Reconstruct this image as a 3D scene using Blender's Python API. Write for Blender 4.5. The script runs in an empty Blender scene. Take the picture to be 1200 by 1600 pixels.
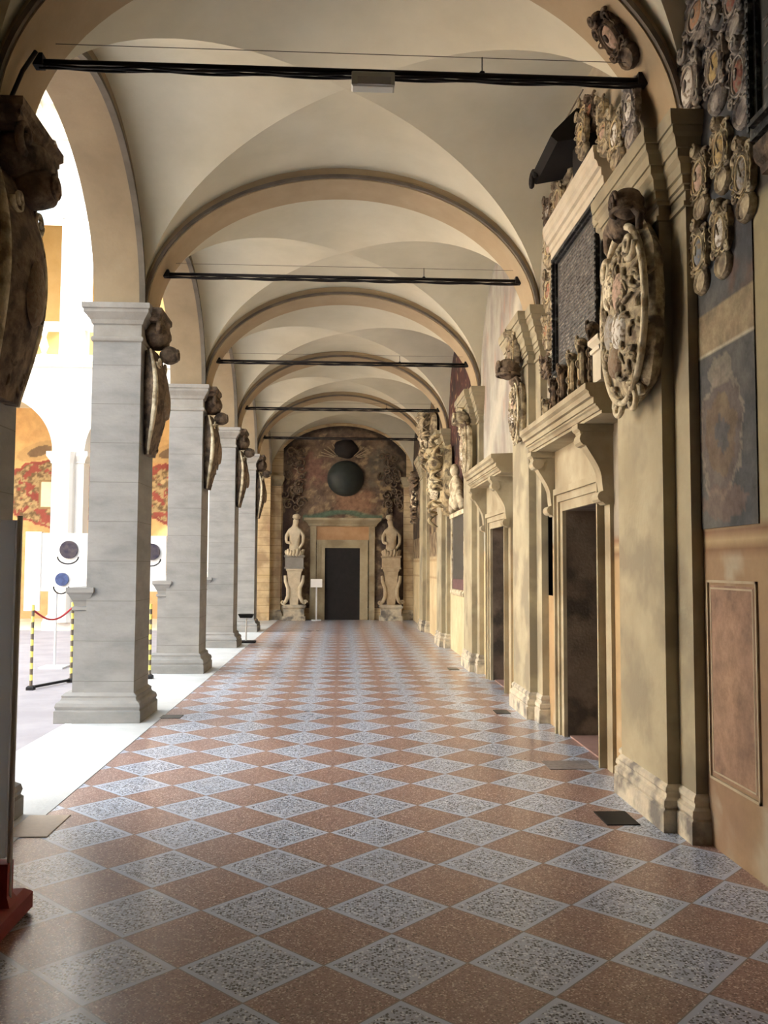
import bpy, math, random
from mathutils import Matrix, Vector, noise
PI = math.pi
SC = bpy.context.scene
COL = SC.collection

# ------------------------------------------------------------------ helpers
def lin(c, sat=.78):
    g = .3*c[0]+.59*c[1]+.11*c[2]
    c = tuple(max(0.0, g+(v-g)*sat) for v in c)
    return tuple(((v/255.0)/12.92 if v/255.0 <= 0.04045 else ((v/255.0+0.055)/1.055)**2.4) for v in c)

def fbm(x, y, s, seed=0.0, o=4):
    v = 0.0; a = 1.0; t = 0.0
    for i in range(o):
        v += a*noise.noise(Vector((x*s+seed*7.13, y*s+seed*3.7, seed*1.9+i*5.1))); t += a
        a *= 0.55; s *= 2.03
    return v/t*1.6

def mix(a, b, t):
    t = 0.0 if t < 0 else (1.0 if t > 1 else t)
    return tuple(a[i]*(1-t)+b[i]*t for i in range(3))

def sstep(a, b, x):
    t = (x-a)/(b-a); t = 0.0 if t < 0 else (1.0 if t > 1 else t)
    return t*t*(3-2*t)

class MB:
    def __init__(s): s.v = []; s.f = []; s.c = None
    def box(s, x0, x1, y0, y1, z0, z1):
        n = len(s.v)
        for z in (z0, z1):
            for (x, y) in ((x0, y0), (x1, y0), (x1, y1), (x0, y1)): s.v.append((x, y, z))
        for q in ((3, 2, 1, 0), (4, 5, 6, 7), (0, 1, 5, 4), (1, 2, 6, 5), (2, 3, 7, 6), (3, 0, 4, 7)):
            s.f.append(tuple(n+i for i in q))
        return s
    def rings(s, rings, closed=True, cap=True):
        """loft a list of equally long vertex rings"""
        n = len(s.v); m = len(rings[0])
        for r in rings: s.v.extend(tuple(p) for p in r)
        for k in range(len(rings)-1):
            for i in range(m if closed else m-1):
                j = (i+1) % m
                s.f.append((n+k*m+i, n+k*m+j, n+(k+1)*m+j, n+(k+1)*m+i))
        if cap and closed:
            s.f.append(tuple(n+i for i in reversed(range(m))))
            s.f.append(tuple(n+(len(rings)-1)*m+i for i in range(m)))
        return s
    def polystack(s, poly, prof):
        """rectilinear plan polygon (counter-clockwise) stacked along z; prof = [(outward offset, z)]"""
        m = len(poly); nr = []
        for i in range(m):
            a = Vector(poly[i-1]); b = Vector(poly[i]); c = Vector(poly[(i+1) % m])
            d1 = (b-a).normalized(); d2 = (c-b).normalized()
            n1 = Vector((d1.y, -d1.x)); n2 = Vector((d2.y, -d2.x))
            nr.append((n1+n2)/(1+n1.dot(n2)))
        s.rings([[(poly[i][0]+nr[i].x*o, poly[i][1]+nr[i].y*o, z) for i in range(m)] for (o, z) in prof])
        return s
    def rect(s, x0, x1, y0, y1, prof):
        return s.polystack([(x0, y0), (x1, y0), (x1, y1), (x0, y1)], prof)
    def lathe(s, prof, n=16, c=(0, 0, 0), sx=1, sy=1):
        s.rings([[(c[0]+r*sx*math.cos(2*PI*i/n), c[1]+r*sy*math.sin(2*PI*i/n), c[2]+z) for i in range(n)] for (r, z) in prof])
        return s
    def tube(s, path, r, n=8, cap=True):
        P = [Vector(p) for p in path]; R = []; up = None
        for i, p in enumerate(P):
            t = (P[min(i+1, len(P)-1)]-P[max(i-1, 0)])
            if t.length < 1e-9: t = Vector((0, 0, 1))
            t.normalize()
            if up is None:
                up = Vector((0, 0, 1)) if abs(t.z) < .9 else Vector((1, 0, 0))
            a = t.cross(up)
            if a.length < 1e-6: a = t.cross(Vector((0, 1, 0)))
            a.normalize(); b = a.cross(t).normalized(); up = b
            rr = r(i/(len(P)-1)) if callable(r) else r
            R.append([tuple(p+a*rr*math.cos(2*PI*k/n)+b*rr*math.sin(2*PI*k/n)) for k in range(n)])
        s.rings(R, True, cap)
        return s
    def ball(s, c, r, nu=14, nv=9, f=None):
        R = []
        for j in range(1, nv):
            ph = PI*j/nv-PI/2
            ring = []
            for i in range(nu):
                t = 2*PI*i/nu
                d = Vector((math.cos(ph)*math.cos(t), math.cos(ph)*math.sin(t), math.sin(ph)))
                k = f(d) if f else 1.0
                ring.append((c[0]+d.x*r[0]*k, c[1]+d.y*r[1]*k, c[2]+d.z*r[2]*k))
            R.append(ring)
        s.rings(R)
        return s
    def extr(s, prof, axis, a, b):
        """closed 2-D profile extruded along an axis. axis 'y': profile is (x,z); 'x': profile is (y,z)"""
        if axis == 'y': r = [[(p, t, q) for (p, q) in prof] for t in (a, b)]
        elif axis == 'x': r = [[(t, p, q) for (p, q) in prof] for t in (a, b)]
        else: r = [[(p, q, t) for (p, q) in prof] for t in (a, b)]
        s.rings(r)
        return s
    def build(s, name, mat, parent=None, smooth=False, cols=None, angle=None):
        me = bpy.data.meshes.new(name)
        me.from_pydata(s.v, [], s.f)
        import bmesh
        bm = bmesh.new(); bm.from_mesh(me)
        bmesh.ops.recalc_face_normals(bm, faces=bm.faces)
        bm.to_mesh(me); bm.free()
        if cols:
            at = me.color_attributes.new('Paint', 'FLOAT_COLOR', 'POINT')
            for i, c in enumerate(cols): at.data[i].color = (c[0], c[1], c[2], 1)
        if smooth:
            for p in me.polygons: p.use_smooth = True
            if angle: me.set_sharp_from_angle(angle=math.radians(angle))
        me.materials.append(mat)
        o = bpy.data.objects.new(name, me); COL.objects.link(o)
        if parent: o.parent = parent
        return o

def thing(name, label, cat, loc=(0, 0, 0), rz=0, group=None):
    o = bpy.data.objects.new(name, None); COL.objects.link(o)
    o.empty_display_size = .1
    o.location = loc; o.rotation_euler = (0, 0, rz)
    o['label'] = label; o['category'] = cat
    if group: o['group'] = group
    return o
def tag(o, label, cat, group=None):
    o['label'] = label; o['category'] = cat
    if group: o['group'] = group
    return o
def struct(o, label=None):
    o['kind'] = 'structure'
    if label: o['label'] = label
    return o
def empty(name, loc=(0, 0, 0), rz=0):
    o = bpy.data.objects.new(name, None); COL.objects.link(o); o.location = loc; o.rotation_euler = (0, 0, rz)
    return o

# ------------------------------------------------------------------ materials
def nodes(name):
    m = bpy.data.materials.new(name); m.use_nodes = True
    nt = m.node_tree; b = nt.nodes['Principled BSDF']
    return m, nt, b
def mat(name, c1, c2=None, scale=3.0, rough=.8, bump=.0, bscale=40.0, metal=0.0, spec=.3, stretch=(1, 1, 1), lo=.35, hi=.65, c3=None, s3=1.0):
    m, nt, b = nodes(name)
    N = nt.nodes; L = nt.links
    b.inputs['Roughness'].default_value = rough
    b.inputs['Metallic'].default_value = metal
    b.inputs['Specular IOR Level'].default_value = spec
    c2 = c2 or c1
    g = N.new('ShaderNodeNewGeometry')
    mp = N.new('ShaderNodeMapping'); mp.inputs['Scale'].default_value = stretch
    L.new(g.outputs['Position'], mp.inputs['Vector'])
    nz = N.new('ShaderNodeTexNoise'); nz.inputs['Scale'].default_value = scale; nz.inputs['Detail'].default_value = 7; nz.inputs['Roughness'].default_value = .62
    L.new(mp.outputs[0], nz.inputs['Vector'])
    r = N.new('ShaderNodeValToRGB'); r.color_ramp.elements[0].position = lo; r.color_ramp.elements[1].position = hi
    r.color_ramp.elements[0].color = (*lin(c1), 1); r.color_ramp.elements[1].color = (*lin(c2), 1)
    L.new(nz.outputs['Fac'], r.inputs['Fac'])
    out = r.outputs['Color']
    if c3:
        n2 = N.new('ShaderNodeTexNoise'); n2.inputs['Scale'].default_value = s3; n2.inputs['Detail'].default_value = 5
        L.new(g.outputs['Position'], n2.inputs['Vector'])
        r2 = N.new('ShaderNodeValToRGB'); r2.color_ramp.elements[0].position = .48; r2.color_ramp.elements[1].position = .62
        L.new(n2.outputs['Fac'], r2.inputs['Fac'])
        mx = N.new('ShaderNodeMix'); mx.data_type = 'RGBA'
        L.new(r2.outputs['Color'], mx.inputs['Factor']); L.new(out, mx.inputs['A']); mx.inputs['B'].default_value = (*lin(c3), 1)
        out = mx.outputs['Result']
    L.new(out, b.inputs['Base Color'])
    if bump:
        nb = N.new('ShaderNodeTexNoise'); nb.inputs['Scale'].default_value = bscale; nb.inputs['Detail'].default_value = 5
        L.new(g.outputs['Position'], nb.inputs['Vector'])
        bp = N.new('ShaderNodeBump'); bp.inputs['Strength'].default_value = bump; bp.inputs['Distance'].default_value = .02
        L.new(nb.outputs['Fac'], bp.inputs['Height']); L.new(bp.outputs[0], b.inputs['Normal'])
    return m
def paintmat(name, rough=.85, var=.35, scale=9.0, bump=.15):
    """surface whose painted design is stored with the mesh; a fine noise breaks it up like old fresco"""
    m, nt, b = nodes(name); N = nt.nodes; L = nt.links
    b.inputs['Roughness'].default_value = rough; b.inputs['Specular IOR Level'].default_value = .25
    a = N.new('ShaderNodeAttribute'); a.attribute_name = 'Paint'
    g = N.new('ShaderNodeNewGeometry')
    nz = N.new('ShaderNodeTexNoise'); nz.inputs['Scale'].default_value = scale; nz.inputs['Detail'].default_value = 8; nz.inputs['Roughness'].default_value = .7
    L.new(g.outputs['Position'], nz.inputs['Vector'])
    mr = N.new('ShaderNodeMapRange'); mr.inputs['From Min'].default_value = .3; mr.inputs['From Max'].default_value = .7
    mr.inputs['To Min'].default_value = 1-var; mr.inputs['To Max'].default_value = 1+var
    L.new(nz.outputs['Fac'], mr.inputs['Value'])
    vm = N.new('ShaderNodeVectorMath'); vm.operation = 'SCALE'
    L.new(a.outputs['Color'], vm.inputs[0]); L.new(mr.outputs[0], vm.inputs['Scale'])
    L.new(vm.outputs[0], b.inputs['Base Color'])
    bp = N.new('ShaderNodeBump'); bp.inputs['Strength'].default_value = bump; bp.inputs['Distance'].default_value = .02
    L.new(nz.outputs['Fac'], bp.inputs['Height']); L.new(bp.outputs[0], b.inputs['Normal'])
    return m
def emit(name, c, s):
    m, nt, b = nodes(name)
    b.inputs['Base Color'].default_value = (*lin(c), 1)
    b.inputs['Emission Color'].default_value = (*lin(c), 1); b.inputs['Emission Strength'].default_value = s
    return m

M = {}
M['vault'] = mat('vault_plaster', (200, 193, 164), (212, 205, 177), 1.2, .9, .06, 25)
M['rib'] = mat('tan_plaster', (168, 144, 106), (182, 158, 120), 1.6, .9, .08, 25)
M['line'] = mat('grey_moulding', (98, 88, 76), (120, 108, 92), 4, .8)
M['archivolt'] = mat('dark_archivolt', (88, 80, 66), (104, 94, 80), 4, .8)
M['soffit'] = mat('brown_tan_soffit', (134, 114, 84), (152, 131, 98), 1.4, .9, .08, 25)
M['stone'] = mat('grey_stone', (128, 128, 126), (150, 148, 144), 1.8, .8, .15, 30, stretch=(1, 1, 3))
def joints(m, pitch, w, c):
    # thin dark bed joints between the stone courses
    nt = m.node_tree; N = nt.nodes; L = nt.links; b = N['Principled BSDF']
    src = b.inputs['Base Color'].links[0].from_socket
    g = N.new('ShaderNodeNewGeometry'); sp = N.new('ShaderNodeSeparateXYZ'); L.new(g.outputs['Position'], sp.inputs[0])
    a = N.new('ShaderNodeMath'); a.operation = 'DIVIDE'; L.new(sp.outputs[2], a.inputs[0]); a.inputs[1].default_value = pitch
    f = N.new('ShaderNodeMath'); f.operation = 'FRACT'; L.new(a.outputs[0], f.inputs[0])
    l = N.new('ShaderNodeMath'); l.operation = 'LESS_THAN'; L.new(f.outputs[0], l.inputs[0]); l.inputs[1].default_value = w/pitch
    x = N.new('ShaderNodeMix'); x.data_type = 'RGBA'; L.new(l.outputs[0], x.inputs['Factor']); L.new(src, x.inputs['A']); x.inputs['B'].default_value = (*lin(c), 1)
    L.new(x.outputs['Result'], b.inputs['Base Color'])
joints(M['stone'], .41, .006, (114, 111, 106))
M['stone2'] = mat('pale_stone', (132, 128, 121), (150, 146, 138), 3, .75, .2, 30)
M['pil'] = mat('pilaster_stone', (152, 139, 107), (174, 161, 127), 1.3, .85, .15, 25, c3=(140, 128, 102), s3=2.1)
M['pilbase'] = mat('worn_base_stone', (170, 160, 142), (206, 192, 160), 5, .8, .35, 30, c3=(120, 114, 106), s3=4)
M['marble'] = mat('cream_marble', (186, 172, 142), (206, 194, 168), 3, .6, .1)
M['hood'] = mat('hood_stone', (160, 145, 112), (178, 164, 130), 4, .8, .15, c3=(144, 127, 95), s3=2)
M['dark'] = mat('dark_void', (30, 26, 23), (38, 33, 29), 2, .9)
M['black'] = mat('black_iron', (22, 19, 20), (30, 26, 27), 8, .6)
M['wood'] = mat('dark_wood', (52, 40, 32), (66, 52, 40), 6, .6, .1, stretch=(6, 6, 1))
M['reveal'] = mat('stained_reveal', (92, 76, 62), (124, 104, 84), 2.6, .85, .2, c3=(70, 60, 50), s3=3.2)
M['masonry'] = mat('ochre_masonry', (206, 178, 128), (216, 192, 146), 1.5, .85, .2, stretch=(.5, .5, 5), c3=(176, 146, 108), s3=2)
joints(M['masonry'], .22, .012, (150, 122, 84))
M['slab'] = mat('black_slate', (58, 58, 56), (78, 78, 75), 9, .35, .1, spec=.5)
M['slabframe'] = mat('veined_black_marble', (24, 24, 25), (150, 148, 142), 16, .4, .2, lo=.52, hi=.78)
M['carve'] = mat('carved_dusty_stone', (132, 116, 90), (196, 178, 138), 14, .8, .5, 60, c3=(108, 92, 72), s3=11)
M['carve_g'] = mat('carved_grey_stone', (116, 106, 98), (178, 168, 154), 14, .8, .5, 60, c3=(92, 84, 80), s3=10)
M['carve_d'] = mat('carved_brown_stone', (96, 78, 60), (136, 112, 86), 12, .85, .5, 60, c3=(76, 62, 50), s3=9)
M['carve_l'] = mat('carved_light_stone', (188, 172, 136), (222, 208, 172), 12, .8, .5, 60, c3=(150, 132, 100), s3=9)
M['herm'] = mat('herm_brown_stone', (168, 146, 112), (190, 168, 132), 6, .8, .3, 50)
M['herm_l'] = mat('herm_pale_stone', (200, 184, 150), (220, 204, 172), 6, .8, .3, 50)
M['carve_rim'] = mat('pale_edge_stone', (190, 166, 114), (214, 192, 142), 20, .8, .3, 60)  # rims of the coats of arms, paler than their frames
M['carve_rim_g'] = mat('pale_grey_edge', (158, 146, 132), (184, 172, 156), 20, .8, .3, 60)
M['gilt'] = mat('gilded_stucco', (150, 126, 80), (206, 186, 136), 15, .55, .4, 60, c3=(92, 76, 50), s3=8, spec=.5)
M['white'] = mat('white_card', (232, 232, 230), (240, 240, 238), 3, .6)
M['cwhite'] = mat('pale_limestone', (200, 197, 190), (214, 211, 204), .8, .85)
def backlit():
    m, nt, b = nodes('translucent_panel'); N = nt.nodes; L = nt.links
    b.inputs['Base Color'].default_value = (.75, .78, .82, 1); b.inputs['Roughness'].default_value = .6
    t = N.new('ShaderNodeBsdfTranslucent'); t.inputs['Color'].default_value = (.8, .84, .9, 1)
    x = N.new('ShaderNodeMixShader'); x.inputs[0].default_value = .55
    L.new(b.outputs[0], x.inputs[1]); L.new(t.outputs[0], x.inputs[2]); L.new(x.outputs[0], N['Material Output'].inputs['Surface'])
    return m
M['backlit'] = backlit()
M['red'] = mat('red_base', (150, 34, 34), (176, 46, 44), 5, .5)
M['alu'] = mat('pale_metal', (196, 200, 206), (214, 218, 222), 5, .35, spec=.6)
M['glass_b'] = mat('blue_glass_photo', (44, 58, 110), (70, 92, 150), 14, .3)
M['navy'] = mat('dark_disc', (36, 34, 60), (78, 66, 70), 12, .4)
M['yellow'] = mat('yellow_stripe', (232, 220, 80), (240, 230, 96), 5, .6)
M['redtape'] = mat('red_tape', (190, 40, 48), (214, 60, 66), 5, .6)
M['lamp'] = mat('lamp_plastic', (196, 200, 188), (210, 212, 204), 4, .4)
M['threshold'] = mat('white_threshold', (184, 189, 192), (198, 203, 206), 2.4, .6, .1)
M['paving'] = mat('lilac_paving', (138, 134, 142), (152, 148, 156), 1.6, .8, .1)
M['pink'] = mat('pink_step', (150, 112, 104), (166, 126, 116), 4, .6)
M['paint'] = paintmat('fresco_paint')
M['paintsoft'] = paintmat('wall_paint', var=.14, scale=3.5)
SH = {}
for n, a, b_ in (('yellow', (178, 148, 84), (200, 170, 104)), ('orange', (166, 114, 76), (186, 136, 96)), ('red', (140, 78, 62), (158, 94, 76)),
                 ('rust', (150, 84, 60), (176, 112, 84)), ('grey', (138, 132, 124), (166, 160, 150)), ('pink', (178, 140, 116), (198, 164, 140)),
                 ('cream', (212, 196, 156), (228, 214, 178)), ('white', (206, 200, 188), (222, 218, 206)), ('blue', (104, 110, 120), (130, 136, 144)),
                 ('brown', (120, 94, 68), (146, 118, 88))):
    SH[n] = mat('painted_'+n, a, b_, 22, .8, .4, 60, c3=(140, 122, 96), s3=34)

# polished terrazzo, diamond laid
D = 0.5808; FX0 = -0.0602; FY0 = 3.5948
def floormat():
    m, nt, b = nodes('terrazzo_diamonds'); N = nt.nodes; L = nt.links
    def ma(op, a, c=None, d=None):
        n = N.new('ShaderNodeMath'); n.operation = op
        for i, v in enumerate((a, c, d)):
            if v is None: continue
            if isinstance(v, (int, float)): n.inputs[i].default_value = v
            else: L.new(v, n.inputs[i])
        return n.outputs[0]
    g = N.new('ShaderNodeNewGeometry'); sp = N.new('ShaderNodeSeparateXYZ'); L.new(g.outputs['Position'], sp.inputs[0])
    x = ma('SUBTRACT', sp.outputs[0], FX0); y = ma('SUBTRACT', sp.outputs[1], FY0)
    u = ma('DIVIDE', ma('ADD', x, y), D); v = ma('DIVIDE', ma('SUBTRACT', x, y), D)
    par = ma('PINGPONG', ma('ADD', ma('FLOOR', u), ma('FLOOR', v)), 1.0)     # 1 = red
    fu = ma('FRACT', u); fv = ma('FRACT', v)
    e = ma('MINIMUM', ma('MINIMUM', fu, ma('SUBTRACT', 1.0, fu)), ma('MINIMUM', fv, ma('SUBTRACT', 1.0, fv)))
    def vor(scale, feat='F1'):
        w = N.new('ShaderNodeTexVoronoi'); w.inputs['Scale'].default_value = scale; w.feature = feat
        L.new(g.outputs['Position'], w.inputs['Vector']); return w
    def ramp(fac, els, interp='LINEAR'):
        r = N.new('ShaderNodeValToRGB'); r.color_ramp.interpolation = interp
        cr = r.color_ramp
        while len(cr.elements) < len(els): cr.elements.new(.5)
        for q, (p, c) in zip(cr.elements, els): q.position = p; q.color = (*lin(c), 1)
        L.new(fac, r.inputs['Fac']); return r.outputs['Color']
    def mx(f, a, c):
        n = N.new('ShaderNodeMix'); n.data_type = 'RGBA'; L.new(f, n.inputs['Factor'])
        for k, q in (('A', a), ('B', c)):
            if isinstance(q, tuple): n.inputs[k].default_value = (*lin(q), 1)
            else: L.new(q, n.inputs[k])
        return n.outputs['Result']
    va = vor(82); vb = vor(150)
    sa = N.new('ShaderNodeSeparateColor'); L.new(va.outputs['Color'], sa.inputs[0])
    sb = N.new('ShaderNodeSeparateColor'); L.new(vb.outputs['Color'], sb.inputs[0])
    grey = ramp(sa.outputs[0], [(0, (60, 62, 74)), (.34, (98, 102, 120)), (.52, (160, 168, 190)), (.76, (224, 232, 244))], 'CONSTANT')
    grout = (178, 190, 214)
    inchip = ma('LESS_THAN', va.outputs['Distance'], .0062*82)
    grey = mx(inchip, grout, grey)
    border = ma('GREATER_THAN', e, .062)
    grey = mx(border, (188, 201, 226), grey)
    red = ramp(sb.outputs[0], [(0, (146, 106, 96)), (.3, (162, 122, 110)), (.66, (178, 142, 130)), (.84, (214, 192, 180)), (.93, (110, 80, 72))], 'CONSTANT')
    col = mx(par, grey, red)
    line = ma('GREATER_THAN', e, .007)
    col = mx(line, (130, 122, 120), col)
    # wear: broad tone variation
    nz = N.new('ShaderNodeTexNoise'); nz.inputs['Scale'].default_value = .9; nz.inputs['Detail'].default_value = 4
    L.new(g.outputs['Position'], nz.inputs['Vector'])
    mr = N.new('ShaderNodeMapRange'); mr.inputs['To Min'].default_value = .86; mr.inputs['To Max'].default_value = 1.12
    L.new(nz.outputs['Fac'], mr.inputs['Value'])
    vm = N.new('ShaderNodeVectorMath'); vm.operation = 'SCALE'; L.new(col, vm.inputs[0]); L.new(mr.outputs[0], vm.inputs['Scale'])
    L.new(vm.outputs[0], b.inputs['Base Color'])
    mr2 = N.new('ShaderNodeMapRange'); mr2.inputs['To Min'].default_value = .24; mr2.inputs['To Max'].default_value = .36
    L.new(nz.outputs['Fac'], mr2.inputs['Value']); L.new(mr2.outputs[0], b.inputs['Roughness'])
    b.inputs['Specular IOR Level'].default_value = .6
    b.inputs['Coat Weight'].default_value = .12; b.inputs['Coat Roughness'].default_value = .12
    return m
M['floor'] = floormat()

# ------------------------------------------------------------------ geometry constants
S = 4.06
def P(k): return 5.36+S*k            # courtyard piers
def T(k): return 5.46+S*k            # cross arches and tie rods
QL = {-2: -2.4, -1: 1.65, 0: 5.735, 1: 9.62, 2: 13.72, 3: 17.78, 4: 21.84}
YB, YE = -9.0, 26.2
XL, XR = -2.12, 2.15
KS = list(range(-3, 5))
RH = .26                              # half width of a cross arch

# ------------------------------------------------------------------ floor, threshold, courtyard ground
b = MB(); b.box(-1.88, XR+.8, YB, YE+1.2, -.15, 0)
struct(b.build('floor', M['floor']))
b = MB(); b.box(-2.78, -1.88, YB, YE, -.16, .004)
struct(b.build('trim_1', M['threshold']))
b = MB(); b.box(-24, -2.78, YB-2, 30, -.3, -.12)
struct(b.build('courtyard_ground', M['paving']))

# ------------------------------------------------------------------ vaults
ZS = 4.36; RISE = 1.60; AX = 2.17
def web_mesh():
    b = MB()
    edges = [YB]+[T(k) for k in KS]+[YE]
    for i in range(len(edges)-1):
        y0 = edges[i]+(RH-.02 if i > 0 else 0); y1 = edges[i+1]-(RH-.02 if i < len(edges)-2 else 0)
        yc = (y0+y1)/2; hb = (y1-y0)/2
        nt_, ns = 22, 28
        for web in range(4):
            R = []
            for a in range(nt_+1):
                t = math.sin(a/nt_*PI/2); row = []
                for c in range(ns+1):
                    q = -1+2*c/ns; q = math.sin(q*PI/2)
                    z = ZS+RISE*math.sqrt(max(0, 1-(t*q)**2))
                    z -= .11*(1-t)      # the crown dips a little where the groins cross
                    if web == 0: row.append((t*q*AX, yc+t*hb, z))
                    elif web == 1: row.append((t*q*AX, yc-t*hb, z))
                    elif web == 2: row.append((t*AX, yc+t*q*hb, z))
                    else: row.append((-t*AX, yc+t*q*hb, z))
                R.append(row)
            b.rings(R, closed=False)
    return b
struct(web_mesh().build('ceiling', M['vault'], smooth=True))
b = MB(); b.box(-2.9, 3.4, YB-.4, YE+.4, 6.5, 6.7); b.box(-2.9, 3.4, YB-.4, YE+.4, 9.4, 9.6)
struct(b.build('roof_slab', M['dark']))

# cross arches: soffit band with a grey fillet on the near edge
def arch_pts(a, z0, rise, n=40):
    return [(-a*math.cos(PI*i/n), z0+rise*math.sin(PI*i/n)) for i in range(n+1)]
for n_, k in enumerate(KS):
    a = 2.1; z0 = 4.33; rise = 1.5
    pts = arch_pts(a, z0, rise, 48); top = arch_pts(a+.1, z0, rise+.19, 48)
    b = MB(); yc = T(k)
    b.rings([[(p[0], yc-RH, p[1]), (p[0], yc+RH, p[1]), (q[0], yc+RH, q[1]), (q[0], yc-RH, q[1])] for p, q in zip(pts, top)])
    rb = struct(b.build('arch', M['rib'], smooth=True, angle=40), 'tan plastered cross arch between two vault bays')
    b = MB()
    o1 = arch_pts(a+.012, z0, rise+.012, 48); o2 = arch_pts(a+.045, z0, rise+.045, 48)
    b.rings([[(p[0], yc-RH-.035, p[1]), (p[0], yc-RH+.02, p[1]), (q[0], yc-RH+.02, q[1]), (q[0], yc-RH-.035, q[1])] for p, q in zip(o1, o2)])
    b.build('fillet', M['line'], rb, smooth=True, angle=40)

# ------------------------------------------------------------------ left arcade wall
def arcade(name, xa, xb, piers, half, z0, rise, ztop, m, ends, parent=None):
    """wall between x=xa (front) and xb pierced by arches between pier centres"""
    b = MB(); n = 36
    def quad(p, q): pass
    cols = []
    for i in range(len(piers)-1):
        ya = piers[i]+half; yb = piers[i+1]-half; yc = (ya+yb)/2; h = (yb-ya)/2
        cols.append((piers[i]-half, z0))
        for j in range(n+1):
            cols.append((yc-h*math.cos(PI*j/n), z0+rise*math.sin(PI*j/n)))
        cols.append((piers[i+1]-half, z0)) if False else None
    cols.append((piers[-1]-half, z0)); cols.append((piers[-1]+half, z0))
    cols = [c for c in cols if c]
    if ends[0] < cols[0][0]: cols.insert(0, (ends[0], z0))
    if ends[1] > cols[-1][0]: cols.append((ends[1], z0))
    b.rings([[(xa, y, z), (xb, y, z), (xb, y, ztop), (xa, y, ztop)] for (y, z) in cols])
    return b.build(name, m, parent, smooth=True, angle=35)
piers = [P(k) for k in range(0, 5)]+[26.0]
wl = struct(arcade('wall_left', XL-.01, -2.62, piers, .33, 4.33, 1.43, 6.5, M['soffit'], (P(0)-.34, 26.33)))
b = MB(); b.box(-2.62, -2.6, YB, YE, 6.5, 9.4); b.box(-2.9, -2.6, YB, YE, 6.5, 7.0)
struct(b.build('wall_left_upper', M['cwhite']))
# solid last bay on the left
b = MB(); b.box(-2.62, XL, 25.67, YE, -.1, 4.34)
struct(b.build('wall_left_end', M['masonry']))
b = MB(); b.box(-2.62, XL, YB, P(0)-.3, -.1, 6.5)  # unseen wall closing the near courtyard arch, added to darken the foreground
struct(b.build('wall_left_light_block', M['masonry']))
# grey archivolt along every courtyard arch
n_ = 2
for i in range(len(piers)-1):
    ya = piers[i]+.33; yb = piers[i+1]-.33; yc = (ya+yb)/2; h = (yb-ya)/2
    b = MB(); rr = []
    for j in range(41):
        c, s_ = -math.cos(PI*j/40), math.sin(PI*j/40)
        def e(o): return (yc+(h+o)*c, 4.33+(1.43+o)*s_)
        p0, p1, p2 = e(-.004), e(.035), e(.08)
        rr.append([(XL-.03, *p0), (XL+.03, *p0), (XL+.03, *p1), (XL+.008, *p1), (XL+.008, *p2), (XL-.03, *p2)])
    b.rings(rr)
    struct(b.build('trim_%d' % n_, M['archivolt'], smooth=True, angle=35)); n_ += 1

# ------------------------------------------------------------------ courtyard piers
def pier(k, label):
    y = P(k)
    t = thing('stone_pillar', label, 'pillar', (-2.37, y, 0), 0, 'grey stone pillars along the courtyard side')
    h = .33
    b = MB()
    b.rect(-.25, .25, -h, h, [(0, .3), (0, 1.1), (0, 2.2), (0, 4.0)])
    b.build('shaft', M['stone'], t)
    b = MB()
    b.rect(-.25, .25, -h, h, [(.09, 0), (.09, .12), (.075, .135), (.085, .165), (.075, .2), (.04, .225), (.03, .25), (.035, .27), (.0, .3)])
    b.rect(-.44, -.2, -h+.02, h-.02, [(.09, 0), (.09, .12), (.075, .135), (.085, .165), (.075, .2), (.04, .225), (.03, .25), (.035, .27), (.0, .3)])
    b.build('base', M['stone'], t)
    b = MB()
    b.rect(-.38, -.24, -h+.03, h-.03, [(0, .28), (0, 1.13), (.02, 1.14), (.02, 1.17), (.0, 1.18), (.01, 1.22), (.05, 1.30), (.07, 1.32), (.07, 1.37), (0, 1.375)])
    b.build('pedestal', M['stone'], t)
    b = MB()
    b.lathe([(.19, 1.37), (.19, 1.43), (.17, 1.46), (.18, 1.5), (.165, 1.54), (.155, 1.6), (.15, 2.6), (.145, 3.95), (.165, 3.98), (.145, 4.02), (.145, 4.1), (.17, 4.2), (.18, 4.33)], 20, (-.14, 0, 0))
    b.build('half_column', M['stone'], t, smooth=True, angle=40)
    b = MB()
    b.rect(-.25, .25, -h, h, [(0, 3.94), (.018, 3.95), (.022, 3.97), (.018, 3.99), (0, 4.0), (0, 4.12), (.015, 4.13), (.03, 4.17), (.07, 4.22), (.085, 4.24), (.085, 4.27), (.1, 4.28), (.1, 4.335)])
    b.build('capital', M['stone2'], t)
    return t
names = {-1: 'grey stone pillar just beside the photographer',
         0: 'stone pillar in shadow at the far left edge, nearest of the row', 1: 'large grey stone pillar with a full base, beside the striped barrier posts',
         2: 'second fully visible grey stone pillar, next behind the large one', 3: 'third fully visible stone pillar, just before the black floor stand',
         4: 'last and farthest stone pillar, joined to the ochre masonry wall'}
for k in range(0, 5): pier(k, names[k])

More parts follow.
